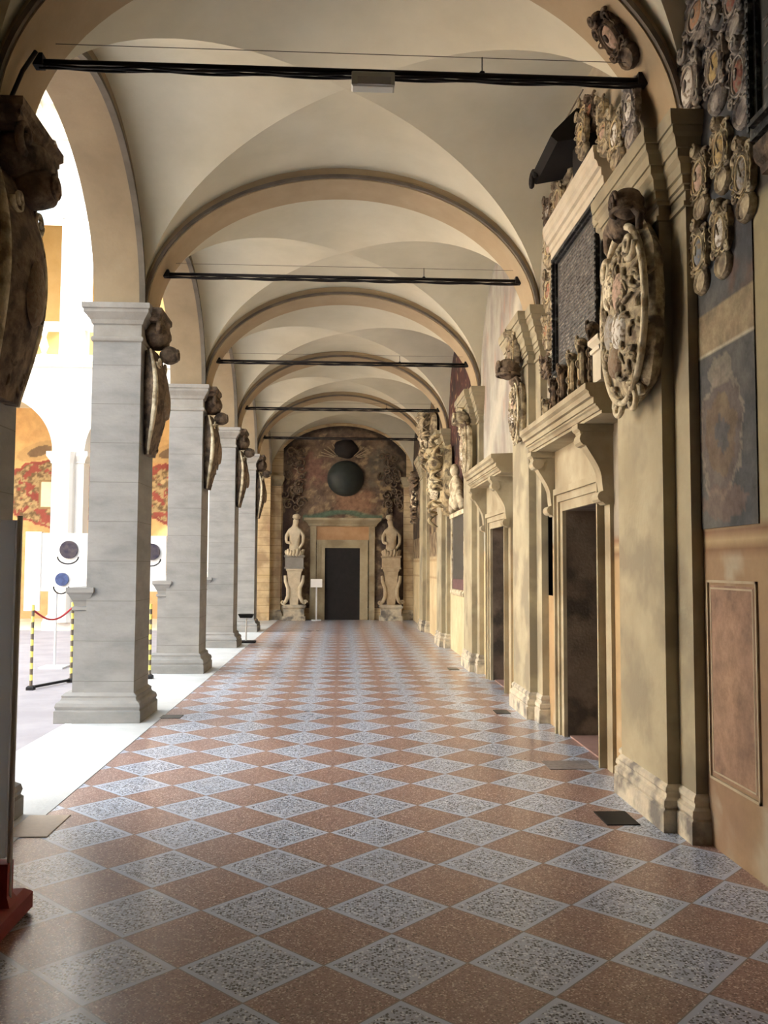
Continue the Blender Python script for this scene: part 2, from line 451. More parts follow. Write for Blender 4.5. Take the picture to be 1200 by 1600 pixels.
# ------------------------------------------------------------------ right wall: painted, with openings
DOORS = [(7.12, 8.22), (11.18, 12.28)]
NICHE = (8.76, 9.0, 1.31, 2.43)
def wallcol(y, z):
    """colours of the plaster and painted decoration, bay by bay"""
    n1 = fbm(y, z, 1.1, 1); n2 = fbm(y, z, 4.0, 2); n3 = fbm(y, z*.35, 3.0, 3)
    och = lin((184, 154, 106)); och2 = lin((170, 138, 98)); pale = lin((196, 184, 152)); grey = lin((150, 140, 124))
    low = mix(och, och2, .5+n1); low = mix(low, pale, .55*sstep(.25, .6, n2+.3*n1))
    up = mix(lin((190, 178, 150)), grey, .5+.8*n1)
    if y < 5.2:
        low = mix(lin((164, 134, 92)), lin((150, 116, 86)), .5+n1)
        low = mix(low, lin((176, 164, 138)), .7*sstep(.12, .5, fbm(y, z, 2.2, 9)))
        up = mix(lin((160, 146, 106)), lin((148, 132, 94)), .5+n1)
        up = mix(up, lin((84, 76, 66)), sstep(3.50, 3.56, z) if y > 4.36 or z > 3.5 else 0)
    elif y < 9.3:
        up = mix(lin((170, 158, 134)), lin((142, 130, 112)), .5+n1)
        low = mix(lin((178, 146, 96)), lin((166, 130, 88)), .5+n1)
    elif y < 13.4:
        up = mix(lin((172, 168, 152)), lin((146, 136, 126)), .5+1.2*n3)
        up = mix(up, lin((176, 136, 116)), .6*sstep(.2, .5, fbm(y, z*.4, 2.4, 6)))
        d = abs((y-11.6)*.9+(z-4.0)*1.2+.15*n2)
        up = mix(lin((186, 180, 160)), up, sstep(.10, .42, d))
        low = mix(lin((214, 188, 136)), lin((198, 150, 108)), sstep(-.1, .4, n1))
    elif y < 17.4:
        up = mix(lin((86, 52, 46)), lin((60, 44, 42)), .5+1.4*n2)
        up = mix(up, lin((150, 120, 90)), .6*sstep(.3, .6, fbm(y, z, 6, 8)))
        low = mix(lin((214, 196, 152)), lin((200, 174, 128)), .5+n1)
    else:
        up = mix(lin((100, 80, 60)), lin((150, 130, 96)), .5+1.4*n2)
        low = mix(lin((206, 186, 140)), lin((190, 164, 118)), .5+n1)
    c = mix(low, up, sstep(1.80, 1.83, z+.02*n2))
    if y < 9.3:   # painted string course at the top of the dado
        for zz, w, cc in ((1.80, .012, (134, 92, 62)), (1.76, .02, (176, 148, 104)), (1.70, .010, (136, 100, 68)), (1.64, .014, (148, 112, 76))):
            c = mix(lin(cc), c, sstep(w*.6, w, abs(z-zz)))
    if 13.4 < y < 17.4 or y > 17.4:
        for zz in (.55, .95, 1.35, 1.75):
            c = mix(lin((168, 138, 96)), c, sstep(.008, .02, abs(z-zz)))
    # old damp patches near the ground
    c = mix(c, lin((182, 168, 140)), .5*sstep(.3, .55, fbm(y, z, 1.7, 12))*sstep(1.2, .2, z))
    return c
def wall_right():
    ys = set(); zs = set()
    ny = int((YE-YB)/.055); nz = 120
    for i in range(ny+1): ys.add(round(YB+(YE-YB)*i/ny, 4))
    for i in range(nz+1): zs.add(round(6.2*i/nz, 4))
    for a, c in DOORS: ys.update((a, c))
    ys.update(NICHE[:2]); zs.update(NICHE[2:]); zs.add(2.14)
    ys = sorted(ys); zs = sorted(zs)
    b = MB(); cols = []
    for y in ys:
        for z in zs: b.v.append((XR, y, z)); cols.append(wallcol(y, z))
    nzv = len(zs)
    for i in range(len(ys)-1):
        ym = (ys[i]+ys[i+1])/2
        for j in range(nzv-1):
            zm = (zs[j]+zs[j+1])/2
            if any(a < ym < c for a, c in DOORS) and zm < 2.14: continue
            if NICHE[0] < ym < NICHE[1] and NICHE[2] < zm < NICHE[3]: continue
            b.f.append((i*nzv+j, (i+1)*nzv+j, (i+1)*nzv+j+1, i*nzv+j+1))
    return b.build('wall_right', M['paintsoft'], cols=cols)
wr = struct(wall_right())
b = MB(); b.box(2.95, 3.3, YB, YE, -.1, 9.4)
struct(b.build('wall_right_core', M['dark']))
# reveals
def reveal(y0, y1, z0, z1, depth, name, m):
    b = MB(); x1 = XR+depth
    b.v = [(XR, y0, z0), (XR, y1, z0), (XR, y1, z1), (XR, y0, z1), (x1, y0, z0), (x1, y1, z0), (x1, y1, z1), (x1, y0, z1)]
    b.f = [(0, 4, 7, 3), (1, 2, 6, 5), (2, 3, 7, 6), (0, 1, 5, 4)]
    return b.build(name, m)

# doors with hoods
def smooth_s(t): return t*t*(3-2*t)
def door(n, y0, y1, label):
    d = struct(empty('door_%d' % n, (XR, (y0+y1)/2, 0)), label)
    w = (y1-y0)/2
    # local frame: x < 0 is towards the corridor
    b = MB(); x1 = .78
    b.v = [(0, -w, 0), (0, w, 0), (0, w, 2.14), (0, -w, 2.14), (x1, -w, 0), (x1, w, 0), (x1, w, 2.14), (x1, -w, 2.14)]
    b.f = [(0, 4, 7, 3), (1, 2, 6, 5), (2, 3, 7, 6)]
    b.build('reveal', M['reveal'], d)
    b = MB(); b.box(.02, x1, -w, w, .0, .012); b.build('threshold', M['pink'], d)
    b = MB()
    b.box(.7, .76, -w, w, .0, 2.14)
    for s in (-1, 1):
        for (za, zb) in ((.15, .75), (.85, 1.35), (1.45, 2.02)):
            b.box(.685, .7, s*.06 if s > 0 else -w+.06, w-.06 if s > 0 else -.06, za, zb)
    b.build('door_leaf', M['wood'], d)
    # architrave: three stepped bands round the opening
    b = MB()
    def band(i0, i1, x, zt0, zt1):
        b.box(x, .0, -w-i1, -w-i0, 0, zt1); b.box(x, .0, w+i0, w+i1, 0, zt1); b.box(x, .0, -w-i0, w+i0, zt0, zt1)
    band(0.0, .09, -.035, 2.14, 2.23); band(.09, .15, -.055, 2.23, 2.30); band(.15, .18, -.08, 2.30, 2.36)
    b.build('architrave', M['hood'], d)
    b = MB()
    b.box(-.03, 0, -w-.36, -w-.22, 0, 2.2); b.box(-.03, 0, w+.22, w+.36, 0, 2.2)
    b.build('side_strip', M['hood'], d)
    b = MB(); b.box(-.05, 0, -w-.22, w+.22, 2.36, 2.78)
    b.build('frieze', M['hood'], d)
    # hood: cornice profile extruded along y, front at about x=-.35
    prof = [(0, 2.74), (-.24, 2.74), (-.24, 2.765), (-.255, 2.765), (-.27, 2.79), (-.285, 2.80), (-.285, 2.815), (-.30, 2.815), (-.30, 2.86), (-.325, 2.865), (-.335, 2.89), (-.335, 2.90), (-.36, 2.92), (-.36, 2.965), (0, 2.98)]
    b = MB(); b.extr(prof, 'y', -w-.86, w+.42)
    b.build('hood', M['hood'], d)
    for s in (-1, 1):
        yc = s*(w+.3)
        # scrolled bracket, side profile in (x, z)
        pr = []
        for i in range(21):
            t = i/20; z = 2.74-.64*t
            x = -.27+.20*smooth_s(min(1, t*1.5)) - .03*math.sin(PI*t)
            if t > .85: x -= .035*math.sin((t-.85)/.15*PI)
            pr.append((x, z))
        pr = [(0, 2.74)]+pr+[(0, 2.10)]
        b = MB(); b.extr(pr, 'y', yc-.07, yc+.07)
        b.extr([(0, 2.74), (-.29, 2.74), (-.29, 2.70), (-.27, 2.68), (0, 2.68)], 'y', yc-.085, yc+.085)
        # scroll eyes
        for zc, xc, r in ((2.62, -.22, .055), (2.16, -.09, .045)):
            b.tube([(xc, yc-.09, zc), (xc, yc+.09, zc)], r, 12)
        b.build('bracket', M['hood'], d)
    return d
door(1, *DOORS[0], 'nearest doorway with stone hood, below the black inscription slab')
door(2, *DOORS[1], 'second doorway with stone hood, further down the right wall')
# niche
nb = struct(reveal(NICHE[0], NICHE[1], NICHE[2], NICHE[3], .4, 'window_1', M['dark']), 'narrow dark slot window between the doorway and the pilaster')
b = MB(); b.box(XR+.38, XR+.4, NICHE[0], NICHE[1], NICHE[2], NICHE[3]); b.build('back_panel', M['dark'], nb)

# pilasters on the right wall
def pilaster(k, label):
    q = QL[k]
    t = thing('pilaster', label, 'pilaster', (XR, q, 0), 0, 'flat pilasters on the right wall')
    pl = [(.0, -.67), (.0, .67), (-.07, .67), (-.07, .435), (-.15, .435), (-.15, -.435), (-.07, -.435), (-.07, -.67)]
    MB().polystack(pl, [(0, .28), (0, 3.8)]).build('shaft', M['pil'], t)
    MB().polystack(pl, [(.045, 0), (.045, .13), (.03, .14), (.04, .16), (.035, .19), (.015, .205), (.012, .225), (.022, .24), (.018, .262), (0, .28)]).build('base', M['pilbase'], t)
    MB().polystack(pl, [(0, 3.8), (.02, 3.8), (.02, 3.83), (0, 3.835), (0, 3.9), (.015, 3.9), (.015, 3.93), (.03, 3.935), (.03, 3.985), (.045, 3.99), (.05, 4.05), (.075, 4.08), (.075, 4.13), (.088, 4.13), (.1, 4.19), (.12, 4.21), (.12, 4.25), (.132, 4.25), (.14, 4.3), (.14, 4.34)]).build('capital', M['pil'], t)
    return t
pl_names = {0: 'nearest stone pilaster on the right wall, behind the big cartouche', 1: 'second stone pilaster on the right wall, between the two hooded doorways',
            2: 'third stone pilaster on the right wall, past the second doorway', 3: 'fourth stone pilaster on the right wall, under the gilded trophy',
            4: 'farthest stone pilaster on the right wall, near the end wall'}
for k in range(0, 5): pilaster(k, pl_names[k])

# ------------------------------------------------------------------ painted frescoes (thin paint layer on plaster, real size)
def fresco(name, label, x, y0, y1, z0, z1, fn, step=.02, group=None):
    ny = max(2, int((y1-y0)/step)); nz = max(2, int((z1-z0)/step)); b = MB(); cols = []
    for i in range(ny+1):
        for j in range(nz+1):
            y = y0+(y1-y0)*i/ny; z = z0+(z1-z0)*j/nz
            b.v.append((x, y, z)); cols.append(fn(y, z))
    for i in range(ny):
        for j in range(nz): b.f.append((i*(nz+1)+j, (i+1)*(nz+1)+j, (i+1)*(nz+1)+j+1, i*(nz+1)+j+1))
    n = len(b.v)
    ring = [i*(nz+1) for i in range(ny+1)]+[ny*(nz+1)+j for j in range(1, nz+1)]+[i*(nz+1)+nz for i in range(ny-1, -1, -1)]+[j for j in range(nz-1, 0, -1)]
    for i in ring: v = b.v[i]; b.v.append((v[0]+.006, v[1], v[2])); cols.append(cols[i])
    m_ = len(ring)
    for i in range(m_): b.f.append((ring[i], ring[(i+1) % m_], n+(i+1) % m_, n+i))
    return tag(b.build(name, M['paint'], cols=cols), label, 'fresco', group)
def f_near(y, z):
    c = mix(lin((96, 94, 88)), lin((70, 72, 74)), .5+fbm(y, z, 2, 21))
    c = mix(c, lin((112, 82, 66)), .8*sstep(.1, .5, fbm(y, z, 3, 22))*sstep(2.9, 3.2, z))
    c = mix(c, lin((62, 66, 74)), .7*sstep(3.1, 3.4, z))
    # scroll of writing across the wall
    if 2.86 < z < 3.10: c = mix(lin((150, 132, 98)), lin((128, 108, 82)), .5+fbm(y, z, 9, 23))
    if abs(z-2.86) < .008: c = lin((176, 164, 136))
    # painted coat of arms
    dy = (y-4.78)/.24; dz = (z-2.36)/.30; r = math.hypot(dy, dz)+.05*math.sin(8*math.atan2(dz, dy))+.22*fbm(y, z, 9, 24)
    if r < 1.2: c = mix(c, lin((106, 88, 78)), .5)
    if 1.1 < r < 1.2: c = mix(c, lin((150, 138, 120)), .35)
    if r < .78: c = mix(c, mix(lin((104, 82, 64)), lin((120, 100, 70)), .5+fbm(y, z, 6, 25)), .7)
    if r < .32: c = mix(c, lin((70, 78, 84)), .7)
    dz2 = (z-1.97)/.09; r2 = math.hypot((y-4.76)/.3, dz2)
    if r2+.5*fbm(y, z, 10, 28) < 1: c = mix(c, lin((116, 90, 76)), .5)
    dz3 = (z-2.72)/.09; r3 = math.hypot((y-4.78)/.15, dz3)+.3*fbm(y, z, 12, 27)
    if r3 < 1: c = mix(c, lin((134, 122, 104)), .6)
    return c
fresco('fresco', 'dark blue-grey fresco with a faded painted coat of arms above the ochre dado', XR-.008, 4.36, 5.08, 1.83, 5.0, f_near, .016)
def f_dado(y, z):
    return mix(lin((158, 122, 94)), lin((144, 110, 88)), .5+fbm(y, z, 2, 31)+.3*sstep(.2, .6, fbm(y, z, 5, 32)))
dd = fresco('painted_dado_panel', 'faded pink-brown rectangular panel with a moulded border on the near right wall', XR-.006, 4.43, 4.98, .42, 1.50, f_dado, .02)
b = MB()
for (o, w, x) in ((-.03, .014, .012), (.012, .01, .008)):
    ya, yb, za, zb = 4.43+o, 4.98-o, .42+o, 1.50-o
    b.box(XR-x, XR, ya, ya+w, za, zb); b.box(XR-x, XR, yb-w, yb, za, zb); b.box(XR-x, XR, ya, yb, za, za+w); b.box(XR-x, XR, ya, yb, zb-w, zb)
b.build('panel_border', mat('faded_border', (170, 150, 118), (184, 166, 134), 6, .85), dd)
def f_pilgap(y, z):
    c = mix(lin((96, 78, 74)), lin((72, 66, 74)), .5+fbm(y, z, 4, 41))
    c = mix(c, lin((138, 78, 56)), .8*sstep(.1, .4, fbm(y, z, 6, 42))*sstep(2.6, 2.2, z))
    if 2.1 < z < 2.4 and abs(math.sin(y*40)) < .4: c = lin((160, 140, 116))
    return c
fresco('fresco', 'narrow purple-brown fresco strip between the nearest pilaster and the first doorway', XR-.008, 6.43, 6.60, 1.83, 3.4, f_pilgap)
def f_bay2(y, z):
    c = mix(lin((92, 50, 44)), lin((54, 40, 40)), .5+1.3*fbm(y, z, 2.5, 51))
    c = mix(c, lin((170, 138, 92)), .8*sstep(.28, .5, fbm(y, z, 5, 52)))
    c = mix(c, lin((104, 110, 112)), .6*sstep(.25, .5, fbm(y, z, 4, 53))*sstep(3.6, 3.0, z))
    return c
fresco('fresco', 'tall dark red and brown fresco above the grey memorial slab', XR-.008, 14.4, 17.1, 2.55, 5.9, f_bay2, .04)
def f_bay3(y, z):
    c = mix(lin((120, 96, 66)), lin((74, 60, 46)), .5+1.4*fbm(y, z, 2.5, 61))
    c = mix(c, lin((190, 166, 112)), .7*sstep(.25, .5, fbm(y, z, 5, 62)))
    return c
fresco('fresco', 'brown and gold fresco high on the right wall behind the gilded trophy', XR-.008, 18.5, 21.1, 2.4, 5.9, f_bay3, .05)
fresco('fresco', 'darkest small fresco high in the last bay of the right wall', XR-.008, 22.6, 25.9, 2.4, 5.9, lambda y, z: mix(lin((90, 72, 54)), lin((52, 44, 38)), .5+1.4*fbm(y, z, 3, 63)), .06)

# ------------------------------------------------------------------ carved coats of arms
def spiral(b, c, r0, turns, sgn, tr, ph=0.0, n=26, y=0.0, nn=6, lift=.3):
    pts = []
    for i in range(n+1):
        t = i/n; r = r0*(1-.86*t); a = ph+sgn*turns*2*PI*t
        pts.append((c[0]+r*math.cos(a), y-lift*r0*t, c[1]+r*math.sin(a)))
    b.tube(pts, lambda t: tr*(1-.45*t), nn)
def relief(b, cx, cz, rx, rz, y0, dep, prof, out, nth=48, bow=0.0):
    """polar carved disc; prof=[(fraction of radius, height 0-1)], out(theta)->outline factor; bow curves the sides back"""
    R = []
    for (f, h) in prof:
        ring = []
        for i in range(nth):
            a = 2*PI*i/nth; o = out(a); o = 1+(o-1)*min(1, f*f*1.2)
            x = math.cos(a)*rx*f*o; z = math.sin(a)*rz*f*o
            ring.append((cx+x, y0-dep*h+bow*(x/rx)**2, cz+z))
        R.append(ring)
    n = len(b.v); b.rings(R, True, False)
    b.f.append(tuple(n+(len(R)-1)*nth+i for i in range(nth)))
def arms(label, w, h, loc, rz, shield='grey', stone='carve', seed=0, group=None, dep=None, crest=True, tablet=True, big=False, lean=0.0, roll=0.0, name='coat_of_arms', crestmat=None):
    rnd = random.Random(seed)
    w *= .98; h *= .98
    t = thing(name, label, 'coat of arms', loc, rz, group)
    t.rotation_euler = (lean, roll, rz)
    dep = dep or min(w, h)*.22
    nth = 72 if big else 44
    cz = .57*h if tablet else .46*h
    rzz = (.30 if tablet else .40)*h; rx = .47*w
    ph = rnd.random()*6; lob = rnd.choice((7, 9, 11))
    def out(a): return 1+.07*math.cos(4*a+PI)+.05*math.sin(lob*a+ph)+.03*math.sin(17*a+ph*2)
    m = M[stone]
    b = MB()
    relief(b, 0, cz, rx, rzz, 0, dep, [(.96, 0), (1, .25), (.98, .5), (.9, .62), (.84, .42), (.78, .72), (.7, .85), (.62, .6), (.55, .5)], out, nth)
    # curling leaves along the rim
    nl = 8 if not big else 16
    for i in range(nl):
        a0 = 2*PI*(i+.4*rnd.random())/nl; da = (.42 if not big else .24)*rnd.choice((-1, 1)); pts = []
        for q in range(8):
            u = q/7; r = .80+.16*math.sin(PI*u)+.03*u; a = a0+da*u
            pts.append((math.cos(a)*rx*r, -dep*(.62+.25*math.sin(PI*u)), cz+math.sin(a)*rzz*r))
        b.tube(pts, lambda u: w*(.03 if not big else .022)*(1-.65*u), 6)
    fr = b.build('frame', m, t, smooth=True, angle=50)
    if not big:
        b = MB(); pts = []
        for i in range(61):
            a = 2*PI*i/60; o = out(a)*.93; pts.append((math.cos(a)*rx*o, -dep*.62, cz+math.sin(a)*rzz*o))
        b.tube(pts, w*.020, 5)
        pts = [(math.cos(2*PI*i/40)*rx*.56, -dep*.72, cz-.02*h+math.sin(2*PI*i/40)*rzz*.70) for i in range(41)]
        b.tube(pts, w*.018, 5)
        b.build('rim', M['carve_rim_g' if stone == 'carve_g' else 'carve_rim'] if stone != 'carve_d' else m, fr, smooth=True)
    b = MB()
    relief(b, 0, cz-.02*h, rx*.50, rzz*.66, -dep*.45, dep*.5, [(1, 0), (.97, .25), (.8, .6), (.55, .85), (.3, .97), (.05, 1)], lambda a: 1+.04*math.cos(2*a), 32)
    sh = b.build('shield', SH[shield], t, smooth=True, angle=60)
    sh['label'] = shield+' painted field'
    b = MB()   # charge on the shield
    kind = rnd.choice((0, 1, 2))
    if kind == 0: b.ball((0, -dep*.98, cz), (w*.07, dep*.14, h*.07), 8, 6)
    elif kind == 1:
        b.box(-rx*.42, rx*.42, -dep*.99, -dep*.8, cz-.015*h, cz+.015*h)
    else:
        b.tube([(-rx*.2, -dep*.9, cz-.06*h), (0, -dep*.94, cz+.08*h), (rx*.2, -dep*.9, cz-.06*h)], w*.03, 6)
    b.build('charge', m, sh, smooth=True)
    tr = w*.045
    for sx in (-1, 1):
        for (sz, rr) in ((1, .15), (-1, .13)):
            b = MB()
            spiral(b, (sx*rx*.74, cz+sz*rzz*.72), rr*w, 1.5, sx*sz, tr, ph=(0 if sx > 0 else PI)+sz*.6, y=-dep*.55)
            b.build('scroll', m, t, smooth=True)
    if crest:
        b = MB(); zc = h*.9
        b.ball((0, -dep*.6, zc-.01*h), (w*.2, dep*.75, h*.085), 14, 9, lambda d: 1+.08*math.sin(9*d.x+5*d.z))
        spiral(b, (0, zc), w*.15, 1.6, rnd.choice((-1, 1)), w*.04, ph=ph, y=-dep*1.1)
        for sx in (-1, 1):
            b.tube([(sx*w*.12, -dep*.5, zc-.06*h), (sx*w*.3, -dep*.6, zc-.03*h), (sx*w*.36, -dep*.45, zc-.10*h), (sx*w*.3, -dep*.3, zc-.16*h)], lambda t: w*.05*(1-.6*t), 6)
        b.build('crest', crestmat or m, t, smooth=True)
    if tablet:
        b = MB()
        relief(b, 0, .17*h, .37*w, .165*h, 0, dep*.8, [(.95, 0), (1, .3), (.93, .55), (.85, .8), (.76, .7), (.7, .55), (.05, .62)], lambda a: 1+.07*abs(math.sin(6*a+.3)), 48)
        b.build('tablet', m, t, smooth=True, angle=50)
    return t
RW = -PI/2    # facing the corridor from the right wall (front towards -x)
LW = PI/2
# cluster high on the near right wall: (Yc, zbottom, w, h, shield, stone, label)
CL = [(5.08, 4.22, .40, .62, 'white', 'carve_g', 'large grey coat of arms, leftmost and biggest of the cluster on the near right wall'),
      (4.93, 4.70, .40, .42, 'orange', 'carve_g', 'coat of arms with an orange-yellow field, directly above the big grey one'),
      (4.70, 4.19, .29, .50, 'yellow', 'carve_g', 'coat of arms with a mottled yellow field, left of the long red one'),
      (4.40, 3.95, .27, .53, 'red', 'carve_g', 'coat of arms with a long red field, beside the black framed slab'),
      (4.46, 4.48, .26, .42, 'red', 'carve_g', 'coat of arms with a brick-red field, at the top edge of the cluster'),
      (4.72, 4.72, .20, .36, 'grey', 'carve_g', 'small grey coat of arms cut by the top edge, between two coloured ones'),
      (4.65, 3.70, .25, .46, 'yellow', 'carve', 'coat of arms with a bright yellow field, centre of the cluster'),
      (4.94, 3.66, .26, .48, 'pink', 'carve', 'coat of arms with a pale pink field, right under the big grey one'),
      (4.39, 3.43, .25, .48, 'grey', 'carve', 'coat of arms with a grey field and red bar, right of the bright yellow one'),
      (4.96, 3.22, .25, .47, 'blue', 'carve', 'lowest coat of arms of the cluster, blue-grey field with a white bar'),
      (4.67, 3.22, .25, .48, 'white', 'carve', 'coat of arms with a pale field and one black spot, below the bright yellow one')]
for i, (y, z, w, h, sc, st, lb) in enumerate(CL):
    arms(lb, w, h, (XR-.004, y, z), RW, sc, st, 100+i, 'cluster of coats of arms on the near right wall', dep=.06)
# chain down the far side of the inscription slab
CH = [(8.00, 5.28, .44, .48, 'cream', 'carve', 'cream and pink coat of arms under the small black canopy'),
      (8.26, 5.00, .40, .42, 'brown', 'carve', 'brown coat of arms beside the upper end of the marble cornice'),
      (8.66, 5.10, .36, .32, 'grey', 'carve_d', 'small dark coat of arms against the grey vault, left of the marble cornice'),
      (8.62, 4.66, .44, .42, 'pink', 'carve', 'coat of arms with a pale pink field at the lower end of the marble cornice'),
      (8.66, 4.20, .44, .44, 'rust', 'carve', 'coat of arms with a rust field left of the slab, midway up'),
      (8.76, 3.84, .32, .38, 'orange', 'carve', 'slim coat of arms with a bright orange field, left of the slab'),
      (8.46, 3.82, .24, .38, 'red', 'carve', 'slim coat of arms with a red-orange field touching the slab frame'),
      (8.84, 3.56, .36, .24, 'brown', 'carve_d', 'small brown coat of arms just above the row on the door hood')]
for i, (y, z, w, h, sc, st, lb) in enumerate(CH):
    arms(lb, w, h, (XR-.004, y, z), RW, sc, st, 200+i, 'coats of arms around the inscription slab', dep=.075)
TP = [(6.90, 4.98, .30, .40, 'yellow', 'carve', 'tall narrow coat of arms with a yellow stripe, standing on the marble cornice', 2.0),
      (7.18, 5.36, .30, .28, 'yellow', 'carve', 'yellowish coat of arms at the very top, first from the left above the slab', 2.10),
      (6.84, 5.20, .28, .30, 'rust', 'carve_d', 'dark rust coat of arms at the top, just under the iron tie rod', 2.06),
      (6.56, 5.08, .22, .24, 'grey', 'carve', 'small grey coat of arms at the top next to the cross arch', 2.06),
      (6.46, 4.80, .30, .34, 'pink', 'carve', 'pink and cream coat of arms left of the pale pilaster capital', 2.05),
      (5.93, 4.44, .34, .46, 'white', 'carve', 'whitish coat of arms standing on the capital of the nearest pilaster', 1.97),
      (5.62, 4.44, .30, .50, 'white', 'carve_g', 'tall greyish white coat of arms under the end of the iron tie rod', 1.97),
      (6.22, 4.60, .24, .30, 'red', 'carve', 'little red and cream coat of arms beside the white paper card', 2.05),
      (6.56, 4.36, .20, .22, 'red', 'carve', 'tiny bright red coat of arms squeezed between slab frame and capital', 2.1),
      (6.54, 4.13, .16, .20, 'pink', 'carve', 'tiny pink coat of arms under the tiny red one', 2.1)]
for i, (y, z, w, h, sc, st, lb, x) in enumerate(TP):
    arms(lb, w, h, (x, y, z), RW, sc, st, 300+i, 'coats of arms above the inscription slab', dep=.07)
# two on the underside and jamb of the nearest cross arch
arms('brown coat of arms fixed to the underside of the nearest cross arch', .30, .46, (1.93, 5.44, 4.92), RW, 'pink', 'carve_d', 330, dep=.08, lean=0, roll=0).rotation_euler = (0.62, 0, RW)
# row standing on the first door hood
HD = [(8.14, .17, .20, 'rust', 'carve', 'farthest and smallest of the coats of arms standing on the door hood, rust coloured'),
      (7.80, .26, .30, 'grey', 'carve_d', 'second smallest coat of arms on the door hood, next to the rust one'),
      (7.48, .28, .34, 'grey', 'carve_d', 'third coat of arms from the far end of the door hood, grey-brown'),
      (7.16, .28, .36, 'cream', 'carve', 'cream coat of arms on the door hood, fourth from the far end'),
      (6.86, .28, .40, 'orange', 'carve', 'coat of arms with an orange field on the door hood, fifth from the far end'),
      (6.56, .28, .44, 'red', 'carve_d', 'nearest, tallest coat of arms on the door hood, with red field')]
for i, (y, w, h, sc, st, lb) in enumerate(HD):
    arms(lb, w*1.35, h*1.28, (1.98, y, 2.975), RW-.45, sc, st, 400+i, 'coats of arms standing on the first door hood', dep=.07, tablet=False)
for yy, lb in ((6.27, 'cream marble block standing at the near end of the door hood'), ):
    b = MB(); b.rect(-.12, .12, -.1, .1, [(0, 0), (0, .22), (.015, .225), (.02, .25), (0, .27), (.03, .3), (.03, .33)])
    o = tag(b.build('marble_block', M['marble']), lb, 'stone block'); o.location = (2.0, yy, 2.975)

# ------------------------------------------------------------------ inscription slab with frame and marble cornice
def slabthing(label, y0, y1, z0, z1, cornice=True, x=XR, lines=26):
    t = thing('inscription_slab', label, 'memorial', (x, (y0+y1)/2, z0))
    w = (y1-y0)/2; h = z1-z0
    b = MB(); b.box(-.06, 0, -w+.1, w-.1, .1, h-.1)
    sl = b.build('slab', M['slab'], t)
    b = MB()
    for i in range(lines):
        z = .14+(h-.28)*(i+.5)/lines
        r = random.Random(i+int(y0*10)); y = -w+.14
        while y < w-.18:
            l = .03+.09*r.random(); b.box(-.064, -.058, y, min(y+l, w-.14), z-.006, z+.006); y += l+.022
    b.build('engraved_lines', M['carve_g'], sl)
    b = MB()
    for (i0, i1, xx) in ((0, .045, -.075), (.045, .075, -.11), (.075, .10, -.085)):
        b.box(xx, 0, -w+i0, -w+i1, i0, h-i0); b.box(xx, 0, w-i1, w-i0, i0, h-i0)
        b.box(xx, 0, -w+i1, w-i1, i0, i1); b.box(xx, 0, -w+i1, w-i1, h-i1, h-i0)
    for k in range(int(h/.05)):
        for s in (-1, 1):
            b.ball((-.112, s*(w-.06), .03+k*.05), (.008, .014, .02), 6, 4)
    b.build('frame', M['slabframe'], t)
    if cornice:
        prof = [(0, h), (-.085, h), (-.09, h+.06), (-.105, h+.07), (-.105, h+.13), (-.13, h+.14), (-.14, h+.18), (-.16, h+.2), (-.165, h+.25), (-.17, h+.26), (-.17, h+.31), (0, h+.33)]
        b = MB(); b.extr(prof, 'y', -w-.12, w+.06); b.build('cornice', M['marble'], t)
    return t
slabthing('large black inscribed slab in a veined frame under a cream marble cornice', 6.76, 8.32, 3.42, 4.66)
slabthing('black framed slab cut off by the right edge, beside the red coat of arms', 2.7, 4.22, 3.78, 5.2, False)
b = MB(); b.extr([(0, 3.6), (-.03, 3.6), (-.035, 3.64), (-.06, 3.66), (-.07, 3.69), (-.07, 3.75), (0, 3.77)], 'y', 2.5, 4.20)
o = tag(b.build('stone_shelf', M['carve_d']), 'grey moulded stone shelf under the black slab at the right edge', 'shelf'); o.location.x = XR
# black canopy above the slab
t = thing('canopy', 'small black carved canopy high above the inscription slab', 'canopy', (XR, 7.6, 5.30))
b = MB(); b.extr([(0, .06), (-.3, .0), (-.36, .05), (-.33, .10), (-.02, .42)], 'y', -.35, .5); b.build('roof', M['dark'], t)
b = MB(); b.box(-.10, 0, -.55, -.1, -.22, .28); b.build('back_panel', M['dark'], t)
b = MB(); spiral(b, (.0, 0), .09, 1.5, 1, .028, y=0); o = b.build('scroll', M['dark'], t, smooth=True); o.rotation_euler = (0, 0, RW); o.location = (-.34, .42, 0)
b = MB(); b.tube([(-.3, .5, .12), (-.1, -.45, .42)], .008, 5); b.build('stay_wire', M['line'], t)
# white card on pilaster capital
b = MB(); b.box(-.006, .006, -.09, .09, 0, .12)
o = tag(b.build('paper_card', M['white']), 'small white card propped on the nearest pilaster capital', 'card'); o.location = (1.92, 5.98, 4.345); o.rotation_euler = (0, .25, 0)

